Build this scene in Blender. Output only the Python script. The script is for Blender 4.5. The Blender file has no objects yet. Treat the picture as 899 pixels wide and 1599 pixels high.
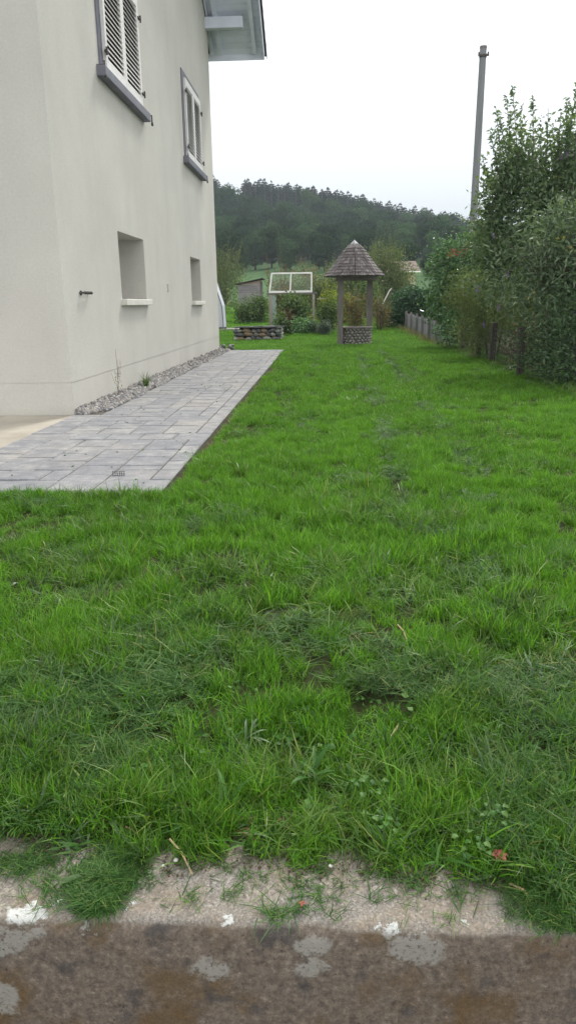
import bpy, math, random
import numpy as np
from mathutils import Vector, Matrix, noise as mnoise

S = bpy.context.scene
C = S.collection
random.seed(7)
rng = np.random.default_rng(7)
PI = math.pi

# ------------------------------------------------------------------ camera, sky, sun, exposure
CAM_H = 1.2
F_PX, PITCH, YAW, ROLL = 1152.2, 15.78, 2.94, -0.8465
cam_data = bpy.data.cameras.new("camera")
cam = bpy.data.objects.new("camera", cam_data)
C.objects.link(cam)
CM = Matrix.Rotation(math.radians(YAW), 3, 'Z') @ Matrix.Rotation(math.radians(90 - PITCH), 3, 'X') @ Matrix.Rotation(math.radians(ROLL), 3, 'Z')
cam.matrix_world = Matrix.Translation((0, 0, CAM_H)) @ CM.to_4x4()
cam_data.sensor_fit = 'VERTICAL'
cam_data.sensor_height = 36
cam_data.lens = F_PX / 1599 * 36
cam_data.clip_start = 0.05
cam_data.clip_end = 6000
S.camera = cam

SUN_EL, SUN_AZ = 48, 20          # azimuth clockwise from +Y
w = bpy.data.worlds.new("World")
S.world = w
w.use_nodes = True
nt = w.node_tree
nt.nodes.clear()
wo = nt.nodes.new('ShaderNodeOutputWorld')
bg = nt.nodes.new('ShaderNodeBackground')
sky = nt.nodes.new('ShaderNodeTexSky')
sky.sky_type = 'NISHITA'
sky.sun_disc = False
sky.sun_elevation = math.radians(SUN_EL)
sky.sun_rotation = math.radians(SUN_AZ)
sky.dust_density = 4
tc = nt.nodes.new('ShaderNodeTexCoord')
nz = nt.nodes.new('ShaderNodeTexNoise')
nz.inputs['Scale'].default_value = 1.6
nz.inputs['Detail'].default_value = 5
mp = nt.nodes.new('ShaderNodeMapping')
mp.inputs['Scale'].default_value = (1, 1, 3)
rp = nt.nodes.new('ShaderNodeValToRGB')
rp.color_ramp.elements[0].position = 0.3
rp.color_ramp.elements[0].color = (13.0, 13.1, 13.2, 1)
rp.color_ramp.elements[1].position = 0.6
rp.color_ramp.elements[1].color = (13.8, 13.8, 13.7, 1)
mx = nt.nodes.new('ShaderNodeMix')
mx.data_type = 'RGBA'
mx.inputs['Factor'].default_value = 0.9
nt.links.new(tc.outputs['Generated'], mp.inputs['Vector'])
nt.links.new(mp.outputs[0], nz.inputs['Vector'])
nt.links.new(nz.outputs[0], rp.inputs[0])
nt.links.new(sky.outputs[0], mx.inputs['A'])
nt.links.new(rp.outputs[0], mx.inputs['B'])
nt.links.new(mx.outputs['Result'], bg.inputs['Color'])
bg.inputs['Strength'].default_value = 0.1
nt.links.new(bg.outputs[0], wo.inputs['Surface'])

sd = bpy.data.lights.new("sun", 'SUN')
sd.energy = 2.9
sd.angle = math.radians(12)
sd.color = (1.0, 0.96, 0.9)
sun = bpy.data.objects.new("sun", sd)
C.objects.link(sun)
az, el = math.radians(SUN_AZ), math.radians(SUN_EL)
sdir = Vector((math.sin(az) * math.cos(el), math.cos(az) * math.cos(el), math.sin(el)))
sun.rotation_euler = sdir.to_track_quat('Z', 'Y').to_euler()
sun.location = (0, 0, 30)

S.view_settings.view_transform = 'Standard'
S.view_settings.look = 'None'
S.view_settings.exposure = 0.33
S.view_settings.gamma = 1
S.render.engine = 'CYCLES'
S.cycles.max_bounces = 8
S.cycles.diffuse_bounces = 3
S.cycles.transmission_bounces = 4
S.cycles.transparent_max_bounces = 8
S.cycles.volume_bounces = 0

# ------------------------------------------------------------------ terrain and pixel helpers
RX = [-200, -45, -33, -20, 0, 22, 54, 100, 200, 400]
RZ = [44, 37, 33, 32.5, 29.5, 24, 16, 11, 8, 6]


def terrain(x, y):
    x = np.asarray(x, float)
    y = np.asarray(y, float)
    z = np.where(y > 23, 0.028 * (np.minimum(y, 60) - 23), 0.0)
    t = np.clip((y - 60) / 80, 0, 1)
    z = z + 7.0 * t ** 1.3
    r = np.interp(x, RX, RZ) - 8.04
    t = np.clip((y - 135) / 155, 0, 1)
    z = z + r * (0.5 * t + 0.5 * t * t * (3 - 2 * t))
    t = np.clip((y - 310) / 500, 0, 1)
    return z - (r * 0.8) * t


def pray(u, v):
    return CM @ Vector(((u - 449.5) / F_PX, -(v - 799.5) / F_PX, -1))


def at_y(u, v, Y):
    d = pray(u, v)
    return Vector((0, 0, CAM_H)) + d * (Y / d.y)


def at_g(u, v):
    d = pray(u, v)
    lo, hi = 0.1, 500
    k = 0.5
    while k < 700:
        p = Vector((0, 0, CAM_H)) + d * k
        if p.z < float(terrain(p.x, p.y)):
            return Vector((p.x, p.y, float(terrain(p.x, p.y))))
        k *= 1.004
    return p


# ------------------------------------------------------------------ materials
def newmat(name):
    m = bpy.data.materials.new(name)
    m.use_nodes = True
    n = m.node_tree.nodes
    b = n['Principled BSDF']
    return m, m.node_tree, b


def lnk(nt, a, b):
    nt.links.new(a, b)


def ramp(nt, fac, stops):
    r = nt.nodes.new('ShaderNodeValToRGB')
    e = r.color_ramp.elements
    while len(e) < len(stops):
        e.new(0.5)
    for i, (p, c) in enumerate(stops):
        e[i].position = p
        e[i].color = (*c, 1) if len(c) == 3 else c
    lnk(nt, fac, r.inputs[0])
    return r.outputs[0]


def noise_fac(nt, scale, detail=4, coord='Object', rough=0.55, mapscale=None, out=0):
    t = nt.nodes.new('ShaderNodeTexCoord') if coord != 'World' else nt.nodes.new('ShaderNodeNewGeometry')
    src = t.outputs[coord] if coord != 'World' else t.outputs['Position']
    if mapscale:
        mp = nt.nodes.new('ShaderNodeMapping')
        mp.inputs['Scale'].default_value = mapscale
        lnk(nt, src, mp.inputs[0])
        src = mp.outputs[0]
    n = nt.nodes.new('ShaderNodeTexNoise')
    n.inputs['Scale'].default_value = scale
    n.inputs['Detail'].default_value = detail
    n.inputs['Roughness'].default_value = rough
    lnk(nt, src, n.inputs['Vector'])
    return n.outputs[out]


def mixc(nt, fac, a, b, mode='MIX'):
    m = nt.nodes.new('ShaderNodeMix')
    m.data_type = 'RGBA'
    m.blend_type = mode
    for s, v in (('Factor', fac), ('A', a), ('B', b)):
        sock = m.inputs[s]
        if isinstance(v, (int, float)):
            sock.default_value = v
        elif isinstance(v, tuple):
            sock.default_value = (*v, 1)
        else:
            lnk(nt, v, sock)
    return m.outputs['Result']


def math_n(nt, op, a, b=None, c=None, clamp=False):
    m = nt.nodes.new('ShaderNodeMath')
    m.operation = op
    m.use_clamp = clamp
    for i, v in enumerate((a, b, c)):
        if v is None:
            continue
        if isinstance(v, (int, float)):
            m.inputs[i].default_value = v
        else:
            lnk(nt, v, m.inputs[i])
    return m.outputs[0]


def bump(nt, b, h, strength=0.4, dist=0.01):
    n = nt.nodes.new('ShaderNodeBump')
    n.inputs['Strength'].default_value = strength
    n.inputs['Distance'].default_value = dist
    lnk(nt, h, n.inputs['Height'])
    lnk(nt, n.outputs[0], b.inputs['Normal'])


def simple(name, c1, c2, scale=6, rough=0.8, bscale=None, bstr=0.3, bdist=0.01, coord='Object', mapscale=None, rnd=0.0, metal=0.0):
    m, nt, b = newmat(name)
    col = ramp(nt, noise_fac(nt, scale, 5, coord, 0.6, mapscale), [(0.3, c1), (0.7, c2)])
    if rnd:
        oi = nt.nodes.new('ShaderNodeObjectInfo')
        v = math_n(nt, 'MULTIPLY_ADD', oi.outputs['Random'], rnd, 1 - rnd / 2)
        col = mixc(nt, 1.0, col, v, 'MULTIPLY')
    lnk(nt, col, b.inputs['Base Color'])
    b.inputs['Roughness'].default_value = rough
    b.inputs['Metallic'].default_value = metal
    if bscale:
        bump(nt, b, noise_fac(nt, bscale, 5, coord, 0.6, mapscale), bstr, bdist)
    return m


def leafmat(name, stops, trans=0.35, rough=0.5, patch=None, patch_col=None, patch_amt=0.5, spec=0.4, obj=0.15):
    """stops: colours over the random of each leaf; leaves let light through"""
    m, nt, b = newmat(name)
    g = nt.nodes.new('ShaderNodeNewGeometry')
    oi = nt.nodes.new('ShaderNodeObjectInfo')
    fac = math_n(nt, 'FRACT', math_n(nt, 'ADD', g.outputs['Random Per Island'], oi.outputs['Random']))
    col = ramp(nt, fac, stops)
    if patch:
        pf = ramp(nt, noise_fac(nt, patch, 3, 'World'), [(0.38, (0, 0, 0)), (0.62, (1, 1, 1))])
        pf = math_n(nt, 'MULTIPLY', pf, patch_amt)
        col = mixc(nt, pf, col, patch_col)
    if obj:
        v = math_n(nt, 'MULTIPLY_ADD', oi.outputs['Random'], obj * 2, 1 - obj)
        col = mixc(nt, 1.0, col, v, 'MULTIPLY')
    lnk(nt, col, b.inputs['Base Color'])
    b.inputs['Roughness'].default_value = rough
    b.inputs['Specular IOR Level'].default_value = spec
    tr = nt.nodes.new('ShaderNodeBsdfTranslucent')
    lnk(nt, mixc(nt, 1.0, col, (1.25, 1.35, 0.6), 'MULTIPLY'), tr.inputs['Color'])
    ms = nt.nodes.new('ShaderNodeMixShader')
    ms.inputs[0].default_value = trans
    out = nt.nodes['Material Output']
    lnk(nt, b.outputs[0], ms.inputs[1])
    lnk(nt, tr.outputs[0], ms.inputs[2])
    lnk(nt, ms.outputs[0], out.inputs['Surface'])
    return m


# ------------------------------------------------------------------ mesh helpers
def fast_mesh(name, V, F):
    me = bpy.data.meshes.new(name)
    V = np.asarray(V, np.float32).reshape(-1, 3)
    F = np.asarray(F, np.int32)
    k = F.shape[1]
    me.vertices.add(len(V))
    me.vertices.foreach_set('co', V.ravel())
    me.loops.add(F.size)
    me.loops.foreach_set('vertex_index', F.ravel())
    me.polygons.add(len(F))
    me.polygons.foreach_set('loop_start', np.arange(0, F.size, k, dtype=np.int32))
    me.update(calc_edges=True)
    return me


class MB:
    def __init__(s):
        s.v, s.f, s.m = [], [], []
        s.mi = 0

    def add(s, vs, fs):
        o = len(s.v)
        s.v += [tuple(v) for v in vs]
        s.f += [tuple(i + o for i in f) for f in fs]
        s.m += [s.mi] * len(fs)
        return s

    def box(s, c, d, rot=None, bev=0.0, jit=0.0):
        hx, hy, hz = d[0] / 2, d[1] / 2, d[2] / 2
        M = rot.to_matrix() if rot is not None and not isinstance(rot, Matrix) else rot
        if bev <= 0:
            P = [Vector((sx * hx, sy * hy, sz * hz)) for sz in (-1, 1) for sx, sy in ((-1, -1), (1, -1), (1, 1), (-1, 1))]
            fs = [(3, 2, 1, 0), (4, 5, 6, 7), (0, 1, 5, 4), (1, 2, 6, 5), (2, 3, 7, 6), (3, 0, 4, 7)]
        else:
            P = []
            for z, b in ((-hz, bev), (-hz + bev, 0), (hz - bev, 0), (hz, bev)):
                P += [Vector((sx * (hx - b), sy * (hy - b), z)) for sx, sy in ((-1, -1), (1, -1), (1, 1), (-1, 1))]
            fs = [(3, 2, 1, 0), (12, 13, 14, 15)]
            for k in range(3):
                for i in range(4):
                    j = (i + 1) % 4
                    fs.append((4 * k + i, 4 * k + j, 4 * k + 4 + j, 4 * k + 4 + i))
        if jit:
            P = [p + Vector((random.uniform(-jit, jit), random.uniform(-jit, jit), random.uniform(-jit, jit))) for p in P]
        if M is not None:
            P = [M @ p for p in P]
        return s.add([p + Vector(c) for p in P], fs)

    def tube(s, pts, rad, seg=6, cap=True):
        pts = [Vector(p) for p in pts]
        if not isinstance(rad, (list, tuple)):
            rad = [rad] * len(pts)
        P, fs = [], []
        up = Vector((0.3, 0.9, 0.2))
        for i, p in enumerate(pts):
            t = (pts[min(i + 1, len(pts) - 1)] - pts[max(i - 1, 0)]).normalized()
            a = t.cross(up)
            if a.length < 0.05:
                a = t.cross(Vector((1, 0, 0)))
            a.normalize()
            b = t.cross(a)
            for k in range(seg):
                q = 2 * PI * k / seg
                P.append(p + (a * math.cos(q) + b * math.sin(q)) * rad[i])
        for i in range(len(pts) - 1):
            for k in range(seg):
                j = (k + 1) % seg
                fs.append((i * seg + k, i * seg + j, (i + 1) * seg + j, (i + 1) * seg + k))
        if cap:
            fs.append(tuple(range(seg))[::-1])
            fs.append(tuple((len(pts) - 1) * seg + k for k in range(seg)))
        return s.add(P, fs)

    def prism(s, poly, axis, a, b):
        """poly: 2D points; extruded along axis 'x','y','z' from a to b"""
        def mk(p, t):
            return {'x': (t, p[0], p[1]), 'y': (p[0], t, p[1]), 'z': (p[0], p[1], t)}[axis]
        n = len(poly)
        P = [mk(p, a) for p in poly] + [mk(p, b) for p in poly]
        fs = [tuple(range(n))[::-1], tuple(range(n, 2 * n))] + [(i, (i + 1) % n, n + (i + 1) % n, n + i) for i in range(n)]
        return s.add(P, fs)

    def build(s, name, mats, parent=None, smooth=False):
        me = bpy.data.meshes.new(name)
        me.from_pydata(s.v, [], s.f)
        mats = mats if isinstance(mats, (list, tuple)) else [mats]
        for m in mats:
            me.materials.append(m)
        if len(mats) > 1:
            me.polygons.foreach_set('material_index', s.m)
        import bmesh
        bm = bmesh.new()
        bm.from_mesh(me)
        bmesh.ops.recalc_face_normals(bm, faces=bm.faces)
        bm.to_mesh(me)
        bm.free()
        if smooth:
            me.polygons.foreach_set('use_smooth', [True] * len(me.polygons))
        me.update()
        o = bpy.data.objects.new(name, me)
        C.objects.link(o)
        if parent:
            o.parent = parent
        return o


def link(name, me, mat=None, parent=None, loc=None, rot=None, scl=None):
    if mat and not me.materials:
        me.materials.append(mat)
    o = bpy.data.objects.new(name, me)
    C.objects.link(o)
    if parent:
        o.parent = parent
    if loc is not None:
        o.location = loc
    if rot is not None:
        o.rotation_euler = rot
    if scl is not None:
        o.scale = scl if isinstance(scl, (tuple, list)) else (scl,) * 3
    return o


def tag(o, label=None, cat=None, group=None, kind=None):
    for k, v in (('label', label), ('category', cat), ('group', group), ('kind', kind)):
        if v:
            o[k] = v
    return o


def empty(name, loc, label, cat, group=None, rz=0):
    o = bpy.data.objects.new(name, None)
    o.location = loc
    o.rotation_euler = (0, 0, rz)
    C.objects.link(o)
    return tag(o, label, cat, group)


def stone_mesh(seed, sub=1, flat=1.0, rough=0.25):
    import bmesh
    bm = bmesh.new()
    bmesh.ops.create_icosphere(bm, subdivisions=sub, radius=0.5)
    off = Vector((seed * 3.1, seed * 1.7, 0))
    for v in bm.verts:
        k = 1 + rough * mnoise.noise(v.co * 2.2 + off)
        v.co = Vector((v.co.x * k, v.co.y * k, v.co.z * k * flat))
    me = bpy.data.meshes.new('stone')
    bm.to_mesh(me)
    bm.free()
    me.polygons.foreach_set('use_smooth', [True] * len(me.polygons))
    return me


# ------------------------------------------------------------------ foliage
def unit(a):
    return a / np.maximum(np.linalg.norm(a, axis=1, keepdims=True), 1e-6)


def leaves(P, D, ln, wd, fold=0.25, droop=0.0):
    """P bases, D growing directions: one folded four-point leaf each, (V, F)"""
    n = len(P)
    D = unit(D)
    r = rng.normal(size=(n, 3))
    r[:, 2] *= 0.6
    side = unit(np.cross(D, r))
    nrm = np.cross(side, D)
    ln = np.broadcast_to(np.asarray(ln, float).reshape(-1, 1) * rng.uniform(0.7, 1.2, (n, 1)), (n, 1))
    wd = np.broadcast_to(np.asarray(wd, float).reshape(-1, 1) * rng.uniform(0.75, 1.15, (n, 1)), (n, 1))
    mid = P + D * ln * 0.45
    tip = P + D * ln + np.array([0, 0, -1.0]) * ln * droop
    V = np.stack([P, mid + side * wd / 2 + nrm * wd * fold, tip, mid - side * wd / 2 + nrm * wd * fold], 1).reshape(-1, 3)
    b = np.arange(n)[:, None] * 4
    F = np.concatenate([b + [0, 1, 2], b + [0, 2, 3]], 0)
    return V, F


def plates(P, N, size, jit=.45):
    """leaf clumps lying roughly square to the outward direction N"""
    n = len(P)
    N = unit(N + rng.normal(size=(n, 3)) * jit)
    a = unit(np.cross(N, rng.normal(size=(n, 3))))
    b = np.cross(N, a)
    s1 = size * rng.uniform(.6, 1.2, (n, 1))
    s2 = size * rng.uniform(.5, .9, (n, 1))
    V = np.stack([P - a * s1 / 2, P - b * s2 / 2 - N * s1 * .12, P + a * s1 / 2, P + b * s2 / 2 - N * s1 * .12], 1).reshape(-1, 3)
    k = np.arange(n)[:, None] * 4
    return V, np.concatenate([k + [0, 1, 2], k + [0, 2, 3]], 0)


def join_vf(L):
    V, F, o = [], [], 0
    for v, f in L:
        V.append(v)
        F.append(f + o)
        o += len(v)
    return np.concatenate(V), np.concatenate(F)


def blob_points(blobs, n, shell=0.55, lump=0.22):
    """points through ellipsoids (x,y,z,rx,ry,rz), denser to the outside, and outward directions"""
    vol = np.array([b[3] * b[4] * b[5] for b in blobs]) ** 0.75
    k = rng.choice(len(blobs), n, p=vol / vol.sum())
    B = np.array(blobs)[k]
    d = unit(rng.normal(size=(n, 3)))
    r = rng.uniform(0, 1, n) ** (1 - shell)
    ph = np.array(blobs)[k, 0] * 3
    r *= 1 + lump * (np.sin(d[:, 0] * 5 + ph) * np.sin(d[:, 1] * 5 + 1 + ph) + np.sin(d[:, 2] * 7 + ph) * 0.7)
    P = B[:, :3] + d * B[:, 3:] * r[:, None]
    return P, d


def clustered(P, d, per, spread):
    """clumps: each point becomes a spray of leaves"""
    n = len(P)
    Q = np.repeat(P, per, 0) + rng.normal(size=(n * per, 3)) * spread
    D = np.repeat(d, per, 0) * 0.7 + rng.normal(size=(n * per, 3)) * 0.75
    D[:, 2] += 0.15
    return Q, D


def shoots(bases, dirs, lens, per_m, ln, wd, bend=0.25, ang=0.7):
    """upright or arching shoots with leaves along: returns leaf VF list and stem polylines"""
    out, stems = [], []
    for b, d, L in zip(bases, dirs, lens):
        d = Vector(d).normalized()
        side = Vector((random.uniform(-1, 1), random.uniform(-1, 1), 0))
        pts = [Vector(b) + d * L * t + side * bend * L * t * t for t in (0, 0.35, 0.7, 1)]
        stems.append(pts)
        n = max(3, int(L * per_m))
        A = np.array([list(p) for p in pts])
        t = np.sort(rng.uniform(0, 1, n))
        P = np.stack([np.interp(t, (0, 0.35, 0.7, 1), A[:, i]) for i in range(3)], 1)
        D = np.array(list(d))[None] * (1 - ang) + unit(rng.normal(size=(n, 3))) * ang
        out.append(leaves(P, D, ln * (1 - 0.4 * t), wd * (1 - 0.4 * t), 0.2, 0.2))
    return out, stems


# ================================================================== SETTING: ground
M_soil = simple('soil_and_thatch', (0.03, 0.032, 0.012), (0.05, 0.075, 0.022), 9, 0.95, 60, 0.8, 0.02, 'World')


def ground_mat():
    m, nt, b = newmat('meadow_ground')
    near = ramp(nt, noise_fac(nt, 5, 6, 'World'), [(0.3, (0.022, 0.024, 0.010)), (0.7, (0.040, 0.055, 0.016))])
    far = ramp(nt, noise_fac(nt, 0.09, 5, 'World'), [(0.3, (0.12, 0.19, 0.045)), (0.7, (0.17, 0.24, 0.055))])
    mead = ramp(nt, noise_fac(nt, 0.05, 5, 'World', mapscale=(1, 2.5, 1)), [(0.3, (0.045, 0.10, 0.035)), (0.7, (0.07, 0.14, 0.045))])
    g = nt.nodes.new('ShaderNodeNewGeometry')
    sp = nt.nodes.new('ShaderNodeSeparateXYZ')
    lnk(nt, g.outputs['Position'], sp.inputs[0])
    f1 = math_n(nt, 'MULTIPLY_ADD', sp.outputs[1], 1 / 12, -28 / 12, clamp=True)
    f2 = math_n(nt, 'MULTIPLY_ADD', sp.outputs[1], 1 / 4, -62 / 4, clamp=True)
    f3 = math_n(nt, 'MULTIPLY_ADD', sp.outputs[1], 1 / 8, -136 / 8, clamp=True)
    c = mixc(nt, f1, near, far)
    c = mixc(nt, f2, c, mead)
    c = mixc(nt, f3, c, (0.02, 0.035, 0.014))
    # bare soil beside the paving edge and behind the kerb
    dx = math_n(nt, 'ABSOLUTE', math_n(nt, 'ADD', sp.outputs[0], 0.98))
    ey = math_n(nt, 'LESS_THAN', sp.outputs[1], 20)
    nf = noise_fac(nt, 3, 3, 'World')
    so = math_n(nt, 'MULTIPLY', math_n(nt, 'LESS_THAN', dx, math_n(nt, 'MULTIPLY', nf, 0.3)), ey)
    kb = math_n(nt, 'LESS_THAN', sp.outputs[1], 1.6)
    so = math_n(nt, 'MAXIMUM', so, kb)
    soil = ramp(nt, noise_fac(nt, 40, 5, 'World'), [(0.3, (0.040, 0.029, 0.02)), (0.7, (0.10, 0.075, 0.05))])
    c = mixc(nt, so, c, soil)
    lnk(nt, c, b.inputs['Base Color'])
    b.inputs['Roughness'].default_value = 0.95
    b.inputs['Specular IOR Level'].default_value = 0.1
    bump(nt, b, noise_fac(nt, 30, 6, 'World'), 0.7, 0.02)
    return m


ys = np.concatenate([np.arange(1.42, 6, 0.12), np.arange(6, 30, 0.5), np.arange(30, 140, 3), np.arange(140, 320, 6), np.geomspace(320, 3200, 24)])
xs = np.concatenate([-np.geomspace(400, 10, 22)[:-1] * 1.0, np.arange(-10, 10, 0.5), np.geomspace(10, 400, 22)])
xs = np.concatenate([[-2600, -1200], xs, [1200, 2600]])
GX, GY = np.meshgrid(xs, ys)
GZ = terrain(GX, GY)
GZ = GZ + np.where(GY < 1.6, .012, 0) + np.where((GY > 60), 0.35 * np.sin(GX * 0.07) * np.cos(GY * 0.05), 0)
nx, ny = len(xs), len(ys)
ii = np.arange(nx - 1)[None] + (np.arange(ny - 1) * nx)[:, None]
ii = ii.ravel()
gm = fast_mesh('ground', np.stack([GX, GY, GZ], -1), np.stack([ii, ii + 1, ii + nx + 1, ii + nx], 1))
gm.polygons.foreach_set('use_smooth', [True] * len(gm.polygons))
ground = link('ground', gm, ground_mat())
tag(ground, 'lawn soil and meadow rising to the wooded hill', None, None, 'structure')

# far hill, hazy ridge beyond the wood
fh = []
for x in np.linspace(-600, 1900, 50):
    h = 195 + 30 * math.sin(x * 0.0031 + 1) + 14 * math.sin(x * 0.011)
    fh.append((x, h * (0.55 + 0.45 * math.exp(-((x - 500) / 700) ** 2))))
V, F = [], []
for i, (x, h) in enumerate(fh):
    V += [(x, 1500, -2), (x, 1900, h * 0.75), (x, 2150, h), (x, 2700, h * 0.6)]
    if i:
        a = 4 * (i - 1)
        F += [(a + k, a + 4 + k, a + 5 + k, a + 1 + k) for k in range(3)]
far_hill = link('far_hill', fast_mesh('far_hill', V, F), simple('far_woods', (0.03, 0.05, 0.025), (0.06, 0.09, 0.04), 0.01, 0.95, coord='World'))
tag(far_hill, 'pale distant ridge beyond the wooded hill', None, None, 'structure')


# ------------------------------------------------------------------ kerb wall in front, lower yard
def kerb_mat():
    m, nt, b = newmat('weathered_concrete')
    g = nt.nodes.new('ShaderNodeNewGeometry')
    sp = nt.nodes.new('ShaderNodeSeparateXYZ')
    lnk(nt, g.outputs['Position'], sp.inputs[0])
    grain = noise_fac(nt, 190, 4, 'World', 0.75)
    blot = noise_fac(nt, 7, 6, 'World', 0.65)
    top = ramp(nt, grain, [(0.34, (0.1116, 0.0970, 0.0845)), (0.5, (0.2232, 0.2056, 0.1811)), (0.66, (0.3497, 0.3337, 0.3019))])
    top = mixc(nt, ramp(nt, blot, [(0.4, (0, 0, 0)), (0.7, (0.75, 0.75, 0.75))]), top, (0.24, 0.185, 0.13))
    face = ramp(nt, noise_fac(nt, 60, 6, 'World', 0.75), [(0.3, (0.0734, 0.0580, 0.0451)), (0.55, (0.1801, 0.1442, 0.1120)), (0.75, (0.3334, 0.2834, 0.2315))])
    face = mixc(nt, ramp(nt, noise_fac(nt, 5, 4, 'World', 0.6), [(0.48, (0, 0, 0)), (0.64, (0.9394, 1.0080, 1.1340))]), face, (0.1256, 0.0809, 0.0373))
    face = mixc(nt, ramp(nt, noise_fac(nt, 11, 3, 'World', 0.5, (1, 1, 1.2)), [(0.57, (0, 0, 0)), (0.68, (0.5797, 0.6221, 0.6998))]), face, (0.0435, 0.0436, 0.0467))
    pits = ramp(nt, noise_fac(nt, 75, 3, 'World', 0.6), [(0.64, (0, 0, 0)), (0.72, (.8, .8, .8))])
    vo = nt.nodes.new('ShaderNodeTexVoronoi')
    vo.inputs['Scale'].default_value = 150
    lnk(nt, g.outputs['Position'], vo.inputs['Vector'])
    grit = ramp(nt, vo.outputs['Color'], [(0.25, (.72, .72, .72)), (0.55, (1, 1, 1)), (0.85, (1.55, 1.5, 1.42))])
    face = mixc(nt, .28, face, grit, 'MULTIPLY')
    top = mixc(nt, .45, top, grit, 'MULTIPLY')
    fine = ramp(nt, noise_fac(nt, 300, 3, 'World', 0.8), [(0.3, (.75, .75, .75)), (0.7, (1.25, 1.25, 1.25))])
    face = mixc(nt, 1.0, face, fine, 'MULTIPLY')
    face = mixc(nt, pits, face, (0.03, 0.026, 0.022))
    zz = math_n(nt, 'ADD', sp.outputs[2], math_n(nt, 'MULTIPLY_ADD', blot, 0.03, -0.015))
    isf = math_n(nt, 'MULTIPLY_ADD', zz, -160, -1.2, clamp=True)
    c = mixc(nt, isf, top, face)
    # flaked old paint, each patch at its own place (x, y, z, radius, stretch)
    tot = None
    pts = []
    for u, v, r, kx in ((40, 1424, 0.025, 0.45), (20, 1470, 0.035, 0.8), (50, 1462, 0.022, 0.7), (8, 1555, 0.05, 1.2), (92, 1408, 0.012, 1), (200, 1420, 0.011, 1), (352, 1439, 0.014, 0.8), (335, 1511, 0.033, 0.75), (645, 1487, 0.036, 0.55),
                        (492, 1475, 0.034, 0.9), (490, 1512, 0.03, 0.7), (515, 1352, 0.010, 1), (582, 1368, 0.009, 1), (717, 1439, 0.012, 0.8), (140, 1455, 0.012, 0.6), (275, 1343, 0.006, 1), (610, 1462, 0.016, 0.7)):
        d = pray(u, v)
        p = Vector((0, 0, CAM_H)) + d * (-CAM_H / d.z)
        if p.y < 1.19:
            p = Vector((0, 0, CAM_H)) + d * (1.19 / d.y)
        pts.append((p, r, kx))
    src = g.outputs['Position']
    for sc_, am in ((11, .11), (45, .05)):
        dn = noise_fac(nt, sc_, 5, 'World', 0.7, out=1)
        dist = nt.nodes.new('ShaderNodeVectorMath')
        dist.operation = 'MULTIPLY_ADD'
        lnk(nt, dn, dist.inputs[0])
        dist.inputs[1].default_value = (am, am, am)
        lnk(nt, src, dist.inputs[2])
        src = dist.outputs[0]
    for p, r, kx in pts:
        sb = nt.nodes.new('ShaderNodeVectorMath')
        sb.operation = 'SUBTRACT'
        lnk(nt, dist.outputs[0], sb.inputs[0])
        sb.inputs[1].default_value = (p.x + 0.08, p.y + 0.08, p.z + 0.08)
        ml = nt.nodes.new('ShaderNodeVectorMath')
        ml.operation = 'MULTIPLY'
        lnk(nt, sb.outputs[0], ml.inputs[0])
        ml.inputs[1].default_value = (kx, 1, 1)
        le = nt.nodes.new('ShaderNodeVectorMath')
        le.operation = 'LENGTH'
        lnk(nt, ml.outputs[0], le.inputs[0])
        hit = math_n(nt, 'MULTIPLY_ADD', le.outputs['Value'], -1 / (r * 0.3), 1 / 0.3, clamp=True)
        tot = hit if tot is None else math_n(nt, 'MAXIMUM', tot, hit)
    keep = ramp(nt, noise_fac(nt, 90, 5, 'World', 0.8), [(0.36, (0, 0, 0)), (0.44, (1, 1, 1))])
    tot = math_n(nt, 'MULTIPLY', tot, keep)
    tot = math_n(nt, 'MULTIPLY', tot, 0.97)
    pc = mixc(nt, isf, (0.58, 0.59, 0.56), (0.30, 0.285, 0.25))
    c = mixc(nt, tot, c, pc)
    lnk(nt, c, b.inputs['Base Color'])
    b.inputs['Roughness'].default_value = 0.85
    h = math_n(nt, 'ADD', math_n(nt, 'MULTIPLY', grain, 0.5), noise_fac(nt, 25, 6, 'World', 0.7))
    h = math_n(nt, 'ADD', h, math_n(nt, 'MULTIPLY', tot, 0.3))
    bump(nt, b, h, 0.8, 0.006)
    return m


# lofted wall section with an uneven arris, many columns so that the edge is not ruler-straight
sec = [(1.47, -0.30), (1.47, 0.004), (1.43, 0.006), (1.32, 0.006), (1.232, 0.0), (1.212, -0.002), (1.200, -0.008), (1.193, -0.018), (1.190, -0.036), (1.186, -0.12), (1.184, -0.25), (1.18, -0.62), (1.47, -0.62)]
kx = np.arange(-6, 6.01, 0.02)
V = []
for x in kx:
    for j, (y, z) in enumerate(sec):
        k = 1 if 2 <= j <= 10 else 0
        V.append((x, y + k * 0.005 * mnoise.noise(Vector((x * 6, j * 0.4, 1))) + k * 0.003 * mnoise.noise(Vector((x * 30, j, 5))), z + k * 0.005 * mnoise.noise(Vector((x * 5, j * 0.5, 9)))))
n = len(sec)
F = [(i * n + j, (i + 1) * n + j, (i + 1) * n + (j + 1) % n, i * n + (j + 1) % n) for i in range(len(kx) - 1) for j in range(n)]
km = fast_mesh('concrete_kerb', V, F)
km.polygons.foreach_set('use_smooth', [True] * len(km.polygons))
kerb = link('concrete_retaining_wall', km, kerb_mat())
tag(kerb, 'low weathered concrete wall with pale top and damp brown face holding the lawn', 'retaining wall')

M_yard = simple('yard_asphalt', (0.045, 0.043, 0.04), (0.08, 0.075, 0.07), 3, 0.9, 90, 0.6, 0.01, 'World')
yd = MB()
yd.box((0, -15, -0.65), (60, 32.36, 0.1))
tag(yd.build('lower_yard', M_yard), 'asphalt yard below the concrete wall', None, None, 'structure')

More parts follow.
